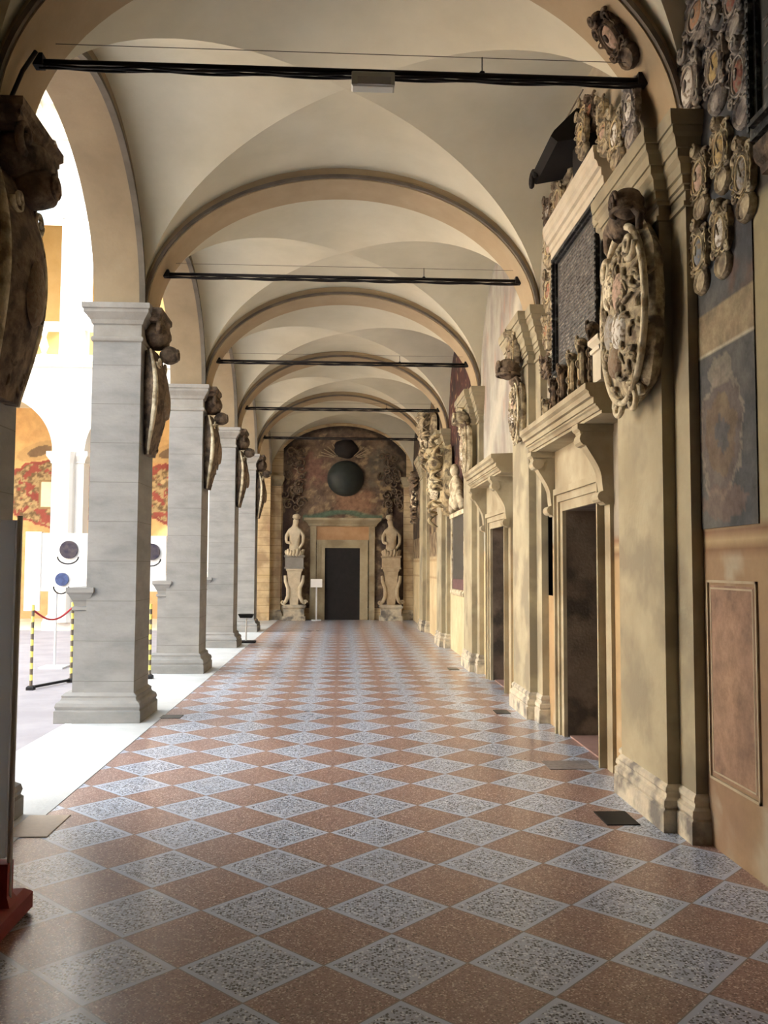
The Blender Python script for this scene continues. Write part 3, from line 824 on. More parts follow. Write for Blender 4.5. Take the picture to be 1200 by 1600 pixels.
# ------------------------------------------------------------------ big cartouches on the pilasters
def big_cartouche(label, k, yoff, z0, w, h, proj, stone='carve', seed=7, shield='pink', crestm=None, dark_crest=True):
    t = thing('cartouche', label, 'cartouche', (XR-.15, QL[k]+yoff, z0), RW)
    m = M[stone]; r = random.Random(seed); rx = w*.5; rz = h*.45; cz = h*.47
    def surf(x, z):      # bulging oval body
        q = (x/rx)**2+((z-cz)/rz)**2
        return -proj*(.35+.65*math.sqrt(max(0, 1-q)))
    b = MB()
    relief(b, 0, cz, rx, rz, 0, proj, [(.9, 0), (.97, .2), (1, .35), (.94, .5), (.8, .68), (.6, .84), (.35, .96), (.05, 1)], lambda a: 1+.05*math.cos(4*a+PI)+.02*math.sin(13*a+seed), 72)
    body = b.build('body', m, t, smooth=True, angle=50)
    for sx in (-1, 1):   # pale curling rim on either side
        b = MB(); pts = []
        for i in range(85):
            a = -1.32+2.64*i/33; x = sx*rx*.93*math.cos(a); z = cz+rz*.93*math.sin(a)
            pts.append((x, surf(x, z)-.015, z))
        b.tube(pts, lambda u: w*.028*(.7+.3*math.sin(PI*u)), 8)
        for (zc, xc, rr, ph_) in ((cz+rz*.62, .26, .105, 1), (cz-rz*.92, .17, .12, -1)):
            spiral(b, (sx*w*xc, zc), w*rr, 1.7, -sx*ph_, w*.026, ph=0 if sx > 0 else PI, y=surf(sx*w*xc, zc)-.01, n=36, nn=8)
        b.build('rim_scroll', M['carve_l'], t, smooth=True)
    b = MB()
    for i in range(95):
        a = r.random()*2*PI; q = .15+.68*r.random()**.6; x = math.cos(a)*rx*q; z = cz+math.sin(a)*rz*q
        d = r.random()*2*PI; L = h*(.035+.05*r.random()); cu = (r.random()-.5)*5; pts = []
        for g in range(7):
            u = g/6; xx = x+math.cos(d+cu*u)*L*u; zz = z+math.sin(d+cu*u)*L*u
            pts.append((xx, surf(xx, zz)+.004-.014*math.sin(PI*u), zz))
        b.tube(pts, lambda u: w*.024*(1-.6*u), 6)
    b.build('relief_ornament', m, body, smooth=True)
    b = MB()
    for sx in (-1, 1):
        b.tube([(0, -proj*.7, h*.86), (sx*w*.12, -proj*.8, h*.93), (sx*w*.28, -proj*.7, h*.94), (sx*w*.36, -proj*.6, h*.87), (sx*w*.30, -proj*.55, h*.82)], lambda u: w*.06*(1-.6*u), 8)
    b.ball((0, -proj*.6, h*.91), (w*.17, proj*.5, h*.07), 14, 9)
    b.build('crest', crestm or m, t, smooth=True)
    # quartered smaller fields
    for j, (dx, dz, cc) in enumerate(((-.10, .60, 'cream'), (.12, .56, 'pink'), (-.06, .40, 'grey'), (.10, .38, 'white'), (-.02, .26, 'brown'))):
        b = MB(); relief(b, dx*w, dz*h, .12*w, .10*h, surf(dx*w, dz*h)+.02, proj*.22, [(1, 0), (.9, .6), (.5, .9), (.05, 1)], lambda a: 1+.08*math.cos(2*a), 20)
        b.build('quarter_field', SH[cc], body, smooth=True)
    return t
big_cartouche('huge carved cartouche with dark coiled crest on the nearest pilaster', 0, -.12, 2.62, .92, 1.40, .21, 'carve', 7, 'pink', M['carve_d'])
t = big_cartouche('narrow carved cartouche under a hatted head on the second pilaster', 1, -.15, 2.95, .46, .78, .14, 'carve', 8, 'cream', M['carve_d'])
t = big_cartouche('slim carved cartouche under a round helmet on the third pilaster', 2, -.35, 2.98, .44, .92, .16, 'carve_l', 9, 'cream', M['carve_d'])
for k, x, z, lb in ((1, 1.90, 3.78, 'brown carved coat of arms against the capital of the second pilaster'), (2, 1.90, 3.66, 'bright stone coat of arms against the capital of the third pilaster')):
    arms(lb, .34, .50, (x+.05, QL[k]-.1, z), RW, 'brown' if k == 1 else 'cream', 'carve' if k == 1 else 'carve_l', 500+k, dep=.12, tablet=False)
# coiled head on crests
def crest_ball(label, loc, r, m):
    t = thing('stone_helmet', label, 'helmet', loc, RW)
    b = MB(); b.ball((0, 0, r), (r, r*1.1, r), 18, 12, lambda d: 1+.04*math.sin(10*d.z)); dm = b.build('dome', m, t, smooth=True)
    b = MB(); spiral(b, (0, r), r*.75, 2, 1, r*.16, y=-r*.95, n=36, lift=.15); b.build('coil', m, dm, smooth=True)
    b = MB(); b.tube([(math.cos(2*PI*i/24)*r*1.02, math.sin(2*PI*i/24)*r*1.05, r*.45) for i in range(25)], r*.16, 7); b.build('brim', m, t, smooth=True)
    return t
crest_ball('dark coiled stone helmet crowning the huge cartouche', (1.84, 5.42, 3.86), .10, M['carve_d'])
crest_ball('brown hatted stone helmet above the cartouche on the second pilaster', (1.84, QL[1]-.15, 3.68), .12, M['carve_d'])
crest_ball('pale round stone helmet above the cartouche on the third pilaster', (1.86, QL[2]-.3, 3.78), .13, M['carve'])
# small corbel heads below hoods
for k, (y, z, lb) in enumerate(((9.05, 2.72, 'carved pendant ornament at the far end of the first door hood'), (13.1, 2.70, 'carved pendant ornament at the far end of the second door hood'))):
    t = thing('pendant', lb, 'ornament', (XR-.02, y, z), RW)
    b = MB(); b.ball((0, -.07, .14), (.09, .08, .12), 12, 8, lambda d: 1+.1*math.sin(8*d.x)*math.cos(7*d.z)); b.ball((0, -.06, .0), (.05, .05, .07), 10, 7); b.build('body', M['carve_l'], t, smooth=True)
    b = MB()
    for s in (-1, 1): spiral(b, (s*.07, .22), .06, 1.4, s, .02, y=-.1)
    b.build('scroll', M['carve_l'], t, smooth=True)

# ------------------------------------------------------------------ gilded trophy monument(s) on the right wall further in
def trophy(label, y, z0, w, h, proj, m, seed):
    t = thing('sculpted_trophy', label, 'sculpture', (XR-.06, y, z0), RW)
    r = random.Random(seed)
    b = MB(); relief(b, 0, h*.48, w*.42, h*.42, 0, proj*.7, [(1, 0), (.95, .5), (.7, .8), (.3, 1), (.05, 1)], lambda a: 1+.1*math.sin(5*a+seed), 40); b.build('backing', m, t, smooth=True)
    b = MB()
    for i in range(34):
        a = r.random()*2*PI; rr = .05+.42*r.random()
        x = math.cos(a)*rr*w; z = h*.48+math.sin(a)*rr*h; L = (.10+.16*r.random())*h; d = r.random()*2*PI; cu = (r.random()-.5)*2
        pts = [(x+math.cos(d+cu*u)*L*u, -proj*(.6+.5*math.sin(PI*u)), z+math.sin(d+cu*u)*L*u) for u in [j/8 for j in range(9)]]
        b.tube(pts, lambda u: w*.027*math.sin(PI*(.12+.8*u)), 6)
    b.build('drapery', m, t, smooth=True)
    b = MB()
    for s in (-1, 1):
        b.ball((s*w*.2, -proj*1.0, h*.80), (w*.10, w*.10, h*.055), 12, 8)
        b.ball((s*w*.18, -proj*.8, h*.66), (w*.14, w*.11, h*.10), 12, 8)
    b.build('cherub', m, t, smooth=True)
    b = MB(); relief(b, 0, h*.42, w*.22, h*.2, -proj*.7, proj*.5, [(1, 0), (.92, .7), (.8, .6), (.4, .9), (.05, 1)], lambda a: 1, 30); b.build('shield', SH['cream'], t, smooth=True)
    return t
trophy('large gilded sculpted trophy of drapery and figures, on the fourth pilaster', 16.9, 2.55, 1.5, 1.6, .34, M['gilt'], 3)
trophy('upper brown sculpted trophy in the vault corner, above the gilded one', 19.6, 3.9, 1.5, 1.4, .28, M['carve'], 5)
trophy('small dark sculpted trophy close to the end wall', 22.6, 2.7, 1.2, 1.5, .25, M['carve_d'], 6)
# grey memorial slab in the third bay
t = thing('memorial_tablet', 'grey memorial tablet with a purple lower edge and carved top in the third bay', 'memorial', (XR, 15.35, 1.2), 0)
b = MB(); b.box(-.07, 0, -.8, .8, .18, 1.3); b.build('tablet', M['slab'], t)
b = MB(); b.box(-.08, 0, -.8, .8, .0, .18); b.build('lower_band', mat('purple_marble', (96, 66, 70), (120, 86, 88), 8, .5), t)
b = MB()
for s in (-1, 1): b.box(-.1, 0, s*.86-.06, s*.86+.06, -.05, 1.35)
b.box(-.12, 0, -.95, .95, 1.3, 1.38)
for i in range(9): b.ball((-.08, -.8+.2*i, -.06), (.05, .07, .06), 8, 6)
b.build('frame', M['carve_l'], t)
b = MB(); b.ball((-.12, 0, 1.75), (.12, .22, .34), 14, 10, lambda d: 1+.1*math.sin(6*d.z)); b.ball((-.14, 0, 2.12), (.09, .1, .12), 12, 8)
for s in (-1, 1): b.tube([(-.1, s*.2, 1.85), (-.12, s*.5, 1.6), (-.1, s*.7, 1.42)], .07, 8)
b.build('carved_top', M['carve_l'], t, smooth=True)

# ------------------------------------------------------------------ cartouches and corbels on the courtyard piers
def pier_set(k, big):
    y = P(k)
    ordn = {-1: 'just behind the photographer', 0: 'at the left edge', 1: 'on the large grey pillar', 2: 'on the second fully visible pillar', 3: 'on the third fully visible pillar', 4: 'on the farthest pillar'}[k]
    h = 1.35 if big else 1.12; w = .62 if big else .52; z0 = 2.6 if big else 2.78
    t = thing('cartouche', 'brown curved cartouche with pale edges '+ordn, 'cartouche', (XL+.005, y, z0), LW, 'cartouches on the courtyard pillars')
    pr = .21 if big else .2
    def prof(u):    # outward distance of the curling panel, u from the foot to the top
        return pr*(.15+.9*math.sin(PI*min(1, .08+.80*u**1.25)))
    def wid(u): return w*.5*(.42+.58*math.sin(PI*(.12+.62*u)))
    ring = []; NN = 26
    for i in range(NN+1):
        u = i/NN; z = h*u; o_ = prof(u); q = wid(u)*(1+.05*math.sin(11*u))
        ring.append([(-q, -o_*.55, z), (-q*.97, -o_*.75, z), (-q*.5, -o_*.97, z), (0, -o_*1.04, z), (q*.5, -o_*.97, z), (q*.97, -o_*.75, z), (q, -o_*.55, z), (q*.7, 0.0, z), (-q*.7, 0.0, z)])
    b = MB(); b.rings(ring); body = b.build('body', M['carve_d'], t, smooth=True, angle=50)
    for s_ in (-1, 1):
        b = MB(); pts = []
        for i in range(NN+1):
            u = i/NN; pts.append((s_*wid(u)*1.0, -prof(u)*.66, h*u))
        b.tube(pts, lambda u: w*.045*(.5+.8*math.sin(PI*u)), 8)
        spiral(b, (s_*wid(.9)*.62, h*.88), w*.13, 1.5, -s_, w*.035, ph=0 if s_ > 0 else PI, y=-prof(.9)*.98, n=30)
        b.build('edge_scroll', M['carve_l'], t, smooth=True)
    r_ = random.Random(k+40); b = MB()
    for i in range(26):
        u = .06+.86*r_.random(); x = (r_.random()-.5)*1.3*wid(u); d = r_.random()*6.28; L = .05+.07*r_.random(); cu = (r_.random()-.5)*5
        b.tube([(x+math.cos(d+cu*v)*L*v, -prof(u)*.83-.012*math.sin(PI*v), h*u+math.sin(d+cu*v)*L*v) for v in [q/6 for q in range(7)]], lambda v: .02*(1-.6*v), 6)
    ro = b.build('relief_ornament', M['carve_d'], body, smooth=True)
    b = MB(); relief(b, 0, h*.5, w*.2, h*.17, -prof(.5)*.95, .05, [(1, 0), (.9, .6), (.5, .9), (.05, 1)], lambda a: 1+.06*math.cos(2*a), 30); b.build('shield', SH['brown'], body, smooth=True)
    # crest ball and corbel mask under the arch spring
    c = thing('stone_corbel', 'dark carved corbel under the arch spring '+ordn, 'corbel', (XL+.005, y, 3.92), LW, 'corbels on the courtyard pillars')
    s_ = 1.35 if big else 1.0
    b = MB()
    b.rect(-.24*s_, .24*s_, -.14*s_, .0, [(0, .28), (.03, .31), (.03, .34), (.05, .36), (.05, .41)])
    b.build('abacus', M['carve_d'], c)
    b = MB(); b.ball((0, -.09, .17), (.2*s_, .15*s_, .15), 16, 11, lambda d: 1+.09*math.sin(7*d.x)*math.cos(8*d.z))
    for q in (-1, 1): spiral(b, (q*.17*s_, .24), .08*s_, 1.5, q, .03, y=-.14*s_)
    b.build('mask', M['carve_d'], c, smooth=True)
    g = thing('stone_helmet', 'round stone helmet above the cartouche '+ordn, 'helmet', (XL+(.20 if big else .23), y, z0+h*.90), LW, 'helmets above the courtyard cartouches')
    b = MB(); b.ball((0, 0, .09*s_), (.10*s_, .11*s_, .10*s_), 16, 10, lambda d: 1+.05*math.sin(9*d.z)); b.build('dome', M['carve_d'], g, smooth=True)
    b = MB(); spiral(b, (0, .09*s_), .07*s_, 1.8, 1, .016, y=-.085*s_, n=30, lift=.3); b.build('coil', M['carve_d'], g, smooth=True)
    b = MB(); b.tube([(0, .18*s_, .0), (0, .02, .05*s_)], .02, 6); b.build('stay', M['black'], g)
for k in range(0, 5): pier_set(k, k <= 0)
# notice plate on the nearest corbel
b = MB(); b.box(-.01, .01, -.09, .09, -.07, .07)
o = tag(b.build('speaker_box', M['lamp']), 'small pale box fixed beside the dark corbel at the upper left edge', 'box'); o.location = (-1.93, 5.62, 4.30); o.rotation_euler = (.3, .5, .4)

# ------------------------------------------------------------------ tie rods
tie_lab = ['nearest black iron tie rod, with an emergency lamp at its middle', 'second black iron tie rod, across the second cross arch', 'third black iron tie rod from the photographer', 'fourth black iron tie rod, thinner in the distance', 'farthest black iron tie rod, in front of the lunette fresco']
for k in range(0, 5):
    z = 4.83; y = T(k)+.02; hw = 1.965
    t = thing('tie_rod', tie_lab[k], 'tie rod', (0, y, z), 0, 'iron tie rods across the vaults')
    MB().tube([(-hw, 0, 0), (hw, 0, 0)], .017, 10).build('rod', M['black'], t, smooth=True)
    b = MB()
    for q in (0, 1, 2):
        pts = [(-hw+2*hw*i/60, .018*(q-1), -.026-.016*abs(math.sin(i*.31+q*1.3))) for i in range(61)]
        b.tube(pts, .009, 6)
    b.build('cable', M['black'], t, smooth=True)
    b = MB(); b.tube([(-hw+.1, 0, .12), (hw-.05, 0, .12)], .0025, 5)
    b.build('bird_wire', M['line'], t)
    for x in (.9,):
        b = MB(); b.tube([(x, 0, .0), (x, 0, .125)], .004, 5); b.ball((x, 0, .018), (.02, .02, .012), 8, 5); b.build('wire_post', M['black'], t)
    for s in (-1, 1):
        b = MB(); b.box(s*hw-.03, s*hw+.03, -.035, .035, -.04, .04); b.build('anchor', M['black'], t)
b = MB(); b.tube([(-1.93, 5.32, 4.80), (-2.0, 5.30, 4.66), (-2.06, 5.30, 4.5), (-2.08, 5.30, 4.36)], .014, 7)
tag(b.build('cable', M['black'], smooth=True), 'black cable running down the left spring of the nearest arch', 'cable')
t = thing('emergency_lamp', 'white box lamp hanging under the middle of the nearest tie rod', 'lamp', (.18, T(0)+.0, 4.70))
b = MB(); b.rect(-.14, .14, -.045, .045, [(-.01, .0), (0, .01), (0, .09), (-.008, .1)]); b.build('housing', M['lamp'], t)
b = MB(); b.box(-.10, .115, -.052, -.044, .008, .06); b.build('diffuser', mat('lamp_diffuser', (170, 168, 172), (196, 196, 198), 6, .25), t)
b = MB(); b.box(-.12, -.1, -.01, .01, .1, .13); b.box(.1, .12, -.01, .01, .1, .13); b.build('clip', M['black'], t)

# ------------------------------------------------------------------ end wall
def endcol(x, z):
    c = mix(lin((196, 168, 120)), lin((180, 150, 106)), .5+fbm(x, z, 1.5, 71))
    return c
b = MB(); b.box(-2.7, 3.0, YE, YE+.5, 0, 6.5)
wb = struct(b.build('wall_back', M['masonry']))
b = MB(); b.box(-2.7, 3.3, YB-.4, YB, 0, 9.4)
struct(b.build('wall_front', M['masonry']))
def f_end(x, z):
    n1 = fbm(x, z, 1.6, 81); n2 = fbm(x, z, 4.5, 82)
    c = mix(lin((138, 112, 86)), lin((84, 68, 58)), .5+1.3*n1)
    c = mix(c, lin((186, 158, 116)), .7*sstep(.1, .5, n2+.5*n1))
    c = mix(c, lin((96, 78, 70)), .6*sstep(.1, .45, fbm(x, z, 6.5, 86)))
    c = mix(c, lin((140, 92, 80)), .6*sstep(.7, .3, math.hypot(x+1.0, (z-4.55)*1.1)+.4*n2))
    c = mix(c, lin((106, 112, 98)), .4*sstep(.7, .3, math.hypot(x-1.25, (z-4.6)*.8)+.4*n2))
    c = mix(c, lin((158, 112, 82)), .7*sstep(.75, .35, math.hypot(x-.4, (z-3.55)*1.4)+.3*n2))
    # swags of gold stucco at the rim and lower corners
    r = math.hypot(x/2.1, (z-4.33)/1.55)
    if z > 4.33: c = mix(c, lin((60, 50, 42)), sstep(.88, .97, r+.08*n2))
    if z < 4.2: c = mix(c, lin((62, 44, 42)), .8*sstep(1.1, 1.5, abs(x)))
    if z < 4.2: c = mix(c, lin((158, 134, 92)), .8*sstep(.1, .35, n2)*sstep(2.9, 3.4, z)*sstep(.9, 1.2, abs(x)))
    if z < 3.3 and abs(x) < 1.2: c = mix(c, lin((86, 116, 96)), .9*sstep(.12, .05, abs(z-3.16-.10*math.cos(x*3.0))))
    return c
b = MB(); cols = []; nx, nz = 90, 130
for i in range(nx+1):
    x = -1.78+3.72*i/nx
    for j in range(nz+1):
        zmax = 4.36+1.5*math.sqrt(max(0.0, 1-((x-.02)/2.12)**2)); z = .35+(zmax-.35)*j/nz
        b.v.append((x, YE-.012, z)); cols.append(f_end(x, z))
for i in range(nx):
    for j in range(nz): b.f.append((i*(nz+1)+j, (i+1)*(nz+1)+j, (i+1)*(nz+1)+j+1, i*(nz+1)+j+1))
n0 = len(b.v); ring = [i*(nz+1) for i in range(nx+1)]+[nx*(nz+1)+j for j in range(1, nz+1)]+[i*(nz+1)+nz for i in range(nx-1, -1, -1)]+[j for j in range(nz-1, 0, -1)]
for i in ring: v = b.v[i]; b.v.append((v[0], YE+.002, v[2])); cols.append(cols[i])
for i in range(len(ring)): b.f.append((ring[i], ring[(i+1) % len(ring)], n0+(i+1) % len(ring), n0+i))
tag(b.build('fresco', M['paint'], cols=cols), 'great dark arched fresco filling the end wall above and beside the far doorway', 'fresco')
# pilasters at both sides of the end wall
for s, lb in ((-1, 'ochre stone pilaster left of the end wall fresco'), (1, 'ochre stone pilaster right of the end wall fresco')):
    t = thing('pilaster', lb, 'pilaster', (s*1.99+.02, YE, 0))
    for nm, pf, m in (('shaft', [(0, .3), (0, 4.0)], 'masonry'), ('base', [(.05, 0), (.05, .18), (.03, .2), (.03, .26), (0, .3)], 'pilbase'), ('capital', [(0, 4.0), (.02, 4.02), (.02, 4.06), (.06, 4.15), (.08, 4.2), (.08, 4.3)], 'pil')):
        MB().rect(-.15, .15, -.12, 0, pf).build(nm, M[m], t)
# end door
d = struct(empty('door_3', (.02, YE, 0)), 'dark doorway in a stone surround at the far end')
b = MB(); b.box(-.525, .525, -.03, -.016, 0, 2.15); b.build('door_leaf', M['black'], d)
b = MB()
for (i0, i1, y) in ((0, .13, -.10), (.13, .2, -.13), (.2, .24, -.16)):
    b.box(-.525-i1, -.525-i0, y, 0, 0, 2.15+i1); b.box(.525+i0, .525+i1, y, 0, 0, 2.15+i1); b.box(-.525-i0, .525+i0, y, 0, 2.15+i0, 2.15+i1)
b.build('architrave', M['hood'], d)
b = MB(); b.box(-.95, .95, -.07, 0, 2.39, 2.82); b.build('frieze', mat('ochre_frieze', (176, 128, 84), (192, 148, 102), 3, .8), d)
b = MB(); b.box(-.97, -.79, -.12, 0, 0, 2.82); b.box(.79, .97, -.12, 0, 0, 2.82); b.build('outer_pilaster', M['hood'], d)
b = MB(); b.rect(-1.0, 1.0, -.12, 0, [(0, 2.8), (.03, 2.83), (.05, 2.88), (.12, 2.95), (.16, 2.98), (.16, 3.05)]); b.build('cornice', M['hood'], d)
# notice board on a post
t = thing('notice_stand', 'white notice on a grey post left of the far doorway', 'sign', (-.74, YE-.45, 0))
MB().box(-.02, .02, -.02, .02, 0, 1.1).build('post', M['alu'], t)
MB().rect(-.14, .14, -.1, .1, [(0, 0), (0, .03)]).build('foot', M['alu'], t)
MB().box(-.17, .17, -.03, -.02, .98, 1.22).build('notice', M['white'], t)
# dark globe with rays and dark crown above it
t = thing('relief_globe', 'dark round globe in relief at the centre of the end wall fresco', 'relief', (.10, YE-.005, 4.26))
b = MB(); relief(b, 0, 0, .56, .55, 0, .34, [(1, 0), (.96, .28), (.87, .5), (.72, .7), (.52, .86), (.28, .96), (.04, 1)], lambda a: 1, 40); b.build('globe', mat('dark_bronze', (38, 46, 46), (54, 60, 56), 3, .5), t, smooth=True)
b = MB(); relief(b, 0, .90, .37, .30, 0, .2, [(1, 0), (.95, .35), (.75, .7), (.45, .92), (.05, 1)], lambda a: 1+.05*math.cos(5*a), 36); b.build('crown', mat('dark_crown', (34, 28, 26), (46, 38, 34), 4, .7), t, smooth=True)
for i in range(14):
    a = PI*(.06+.88*i/13)
    if abs(a-PI/2) < .5: continue
    b = MB(); b.tube([(math.cos(a)*.36, -.05, .62+math.sin(a)*.16*.5), (math.cos(a)*.82, -.04, .60+math.sin(a)*.5)], lambda u: .014, 5)
    b.build('ray', M['herm'], t)
# stucco ornaments hugging the fresco
orn = random.Random(5)
for s, lb in ((-1, 'dark stucco scrolls to the left of the globe fresco'), (1, 'dark stucco scrolls to the right of the globe fresco')):
    t = thing('stucco_ornament', lb, 'ornament', (0, YE-.02, 0))
    b = MB()
    for i in range(26):
        u = orn.random(); x = s*(1.2+.55*orn.random()); z = 3.2+1.9*u
        if math.hypot(x/1.95, max(0, z-4.33)/1.4) > 1: continue
        spiral(b, (x, z), .10+.08*orn.random(), 1.3, orn.choice((-1, 1)), .032, ph=orn.random()*6, y=-.05, n=18)
    b.build('scrollwork', M['carve_d'], t, smooth=True)
# two stone herms
def herm(label, x, seed, m, mirror=1):
    t = thing('herm_statue', label, 'statue', (x, YE-.32, 0))
    MB().rect(-.30, .30, -.22, .22, [(.04, 0), (.04, .12), (0, .14), (0, .34), (.04, .38), (.05, .42), (.0, .46)]).build('plinth', M['pilbase'], t)
    b = MB(); b.rings([[(-w_, -w_*.7, z), (w_, -w_*.7, z), (w_, w_*.5, z), (-w_, w_*.5, z)] for (w_, z) in ((.12, .46), (.13, .6), (.15, .9), (.18, 1.2), (.21, 1.44), (.24, 1.48), (.24, 1.52))])
    b.build('tapered_shaft', m, t)
    for s in (-1, 1):
        b = MB(); b.tube([(s*.30, -.05, .50), (s*.24, -.08, .56), (s*.17, -.1, .72), (s*.17, -.1, .95), (s*.25, -.08, 1.15), (s*.27, -.06, 1.32)], lambda u: .045+.02*math.sin(PI*u), 8)
        spiral(b, (s*.32, .53), .07, 1.3, s, .03, y=-.06); b.build('scroll_leg', m, t, smooth=True)
    MB().rect(-.27, .27, -.17, .12, [(.02, 1.52), (.02, 1.56), (0, 1.58), (0, 1.84), (.03, 1.88), (.03, 1.92)]).build('block', M['stone2'] if mirror > 0 else m, t)
    # torso, arms and head grown as one surface
    me = bpy.data.meshes.new('torso')
    V = [(0, 0, 1.9), (0, 0, 2.15), (0, -.02, 2.4), (0, -.03, 2.62), (0, -.04, 2.78), (mirror*.03, -.09, 2.90), (mirror*.05, -.13, 3.0),
         (-.16, -.02, 2.64), (-.25, -.04, 2.48), (-.24, -.14, 2.3), (-.10, -.2, 2.28),
         (.16, -.02, 2.64), (.26, -.03, 2.5), (.25, -.12, 2.28), (.14, -.18, 2.12)]
    E = [(0, 1), (1, 2), (2, 3), (3, 4), (4, 5), (5, 6), (3, 7), (7, 8), (8, 9), (9, 10), (3, 11), (11, 12), (12, 13), (13, 14)]
    R = [.24, .16, .17, .18, .075, .09, .105, .09, .07, .055, .045, .09, .07, .055, .045]
    me.from_pydata(V, E, []); o = bpy.data.objects.new('figure', me); COL.objects.link(o); o.parent = t
    me.materials.append(m)
    o.modifiers.new('skin', 'SKIN')
    for i, r in enumerate(R): me.skin_vertices[0].data[i].radius = (r, r*.8)
    me.skin_vertices[0].data[0].use_root = True
    ss = o.modifiers.new('sub', 'SUBSURF'); ss.levels = 2; ss.render_levels = 2
    b = MB()   # hair, drapery at the hip
    b.ball((mirror*.05, -.10, 3.06), (.12, .13, .09), 14, 9, lambda d: 1+.1*math.sin(9*d.x)*math.sin(8*d.z)); b.build('hair', m, t, smooth=True)
    b = MB()
    for i in range(9):
        a = PI*(i/8); b.tube([(math.cos(a)*.26, -.15*math.sin(a)-.02, 2.1-.03*(i % 3)), (math.cos(a)*.24, -.2*math.sin(a)-.02, 1.98), (math.cos(a+.2)*.22, -.2*math.sin(a)-.02, 1.9)], .045, 7)
    b.build('drapery', m, t, smooth=True)
    return t
herm('pale stone herm figure on a tapered shaft, left of the far doorway', -1.40, 1, M['herm_l'], 1)
herm('brown stone herm figure on a tapered shaft, right of the far doorway', 1.47, 2, M['herm'], -1)

# ------------------------------------------------------------------ things on the corridor floor
def plate(label, x0, x1, y0, y1, m, cat='cover'):
    b = MB(); b.rect(x0, x1, y0, y1, [(0, .0), (0, .004), (-.004, .006)])
    return tag(b.build('floor_cover', m), label, cat)
plate('small black floor cover in front of the nearest pilaster', 1.66, 1.87, 5.42, 5.72, M['black'])
plate('thin dark-edged floor cover in front of the first doorway', 1.66, 2.04, 6.9, 7.2, mat('cover_stone', (120, 112, 112), (146, 138, 136), 30, .4))
plate('small dark floor cover in front of the second pilaster', 1.70, 1.86, 9.5, 9.75, M['slab'])
plate('dark floor cover beside the base of the large grey pillar', -1.90, -1.68, 9.3, 9.5, M['slab'])
plate('tan floor cover next to the shadowed pillar at the left edge', -1.98, -1.72, 5.3, 5.75, mat('cover_tan', (176, 158, 136), (190, 172, 150), 30, .4))
plate('far small dark floor cover before the third pilaster', 1.68, 1.84, 13.5, 13.8, M['slab'])
# sign board with a red foot at the left edge
t = thing('sign_stand', 'white upright sign panel on a red foot, cut off by the left edge', 'sign stand', (-1.47, 3.98, 0), 0)
b = MB(); b.rect(-.36, .03, -.34, .2, [(.0, .0), (.02, .02), (.02, .09), (-.01, .115), (-.05, .125)]); b.build('foot', M['red'], t)
b = MB(); b.rect(-.14, .03, -.05, .02, [(.02, .12), (.0, .16), (0, .3)]); b.build('socket', M['red'], t)
b = MB(); b.tube([(.025, -.015, .12), (.025, -.015, 1.82)], .012, 12); b.build('pole', M['white'], t, smooth=True)
b = MB(); b.rect(-.62, .01, -.03, .0, [(0, .32), (0, 1.80)]); b.build('panel', M['backlit'], t)
# low black stand between far pillars
t = thing('floor_stand', 'low black stand with a flat tray top between the far pillars', 'stand', (-1.98, 18.3, 0), 0)
b = MB(); b.rings([[(-.16, -.12, .6), (.16, -.12, .6), (.16, .12, .6), (-.16, .12, .6)], [(-.12, -.09, .52), (.12, -.09, .52), (.12, .09, .52), (-.12, .09, .52)]]); b.build('tray', M['black'], t)
b = MB(); b.tube([(0, 0, .04), (0, 0, .54)], .015, 8); b.build('pole', M['alu'], t)
b = MB(); b.rect(-.2, .2, -.14, .14, [(0, .004), (0, .04), (-.03, .05)]); b.build('foot', M['black'], t)

# ------------------------------------------------------------------ courtyard: striped posts, boards
def post(label, x, y, h):
    t = thing('barrier_post', label, 'barrier post', (x, y, -.12), 0, 'striped barrier posts in the courtyard')
    b = MB(); n = 14
    for i in range(0, n, 2):
        pass
    for i in range(n):
        bb = MB(); bb.tube([(0, 0, .05+h*i/n), (0, 0, .05+h*(i+1)/n)], .022, 8)
        bb.build('stripe', M['yellow'] if i % 2 else M['line'], t)
    b = MB(); b.rect(-.05, .05, -.05, .05, [(0, 0), (0, .04), (-.02, .06)]); b.build('foot', M['black'], t)
    return t
post('striped yellow barrier post, leftmost, left of the large grey pillar', -4.27, 12.3, 1.12)
post('striped yellow barrier post touching the left side of the large grey pillar', -3.97, 13.1, 1.12)
post('striped yellow barrier post seen just right of the large grey pillar', -2.70, 12.5, 1.0).location.z = .005
b = MB(); b.tube([(-4.27, 12.3, -.085), (-3.97, 13.1, -.085)], .02, 8)
tag(b.build('base_bar', M['black']), 'black ground bar joining the two left striped posts', 'bar')
b = MB(); b.tube([(-4.27+.30*i/12, 12.3+.8*i/12, .98-.16*math.sin(PI*i/12)) for i in range(13)], .014, 6)
tag(b.build('barrier_tape', M['redtape']), 'red tape sagging between the two left striped posts', 'tape')
t = thing('display_board', 'white display board with round dark blue pictures, behind the large grey pillar', 'display board', (-4.2, 14.9, -.12))
b = MB(); b.box(-1.1, -.1, 0, .04, 1.28, 2.26); b.build('board', M['white'], t)
b = MB(); b.box(.5, 1.22, 0, .04, 1.28, 2.22); b.build('board', M['white'], t)
b = MB(); b.box(-1.12, -.86, -.03, .0, .95, 2.28); b.build('side_banner', M['white'], t)
for i, (x, z, r, m) in enumerate(((-.40, 1.98, .15, 'navy'), (-.50, 1.48, .11, 'glass_b'), (.98, 1.95, .14, 'navy'))):
    b = MB(); b.tube([(x, -.045, z), (x, .0, z)], r, 28); b.build('round_picture', M[m], t)
    b = MB(); b.tube([(x+r*1.15*math.cos(a*PI/10), -.06, z-.12-.12*math.sin(a*PI/10)) for a in range(11)], .012, 6); b.build('hook', M['black'], t)
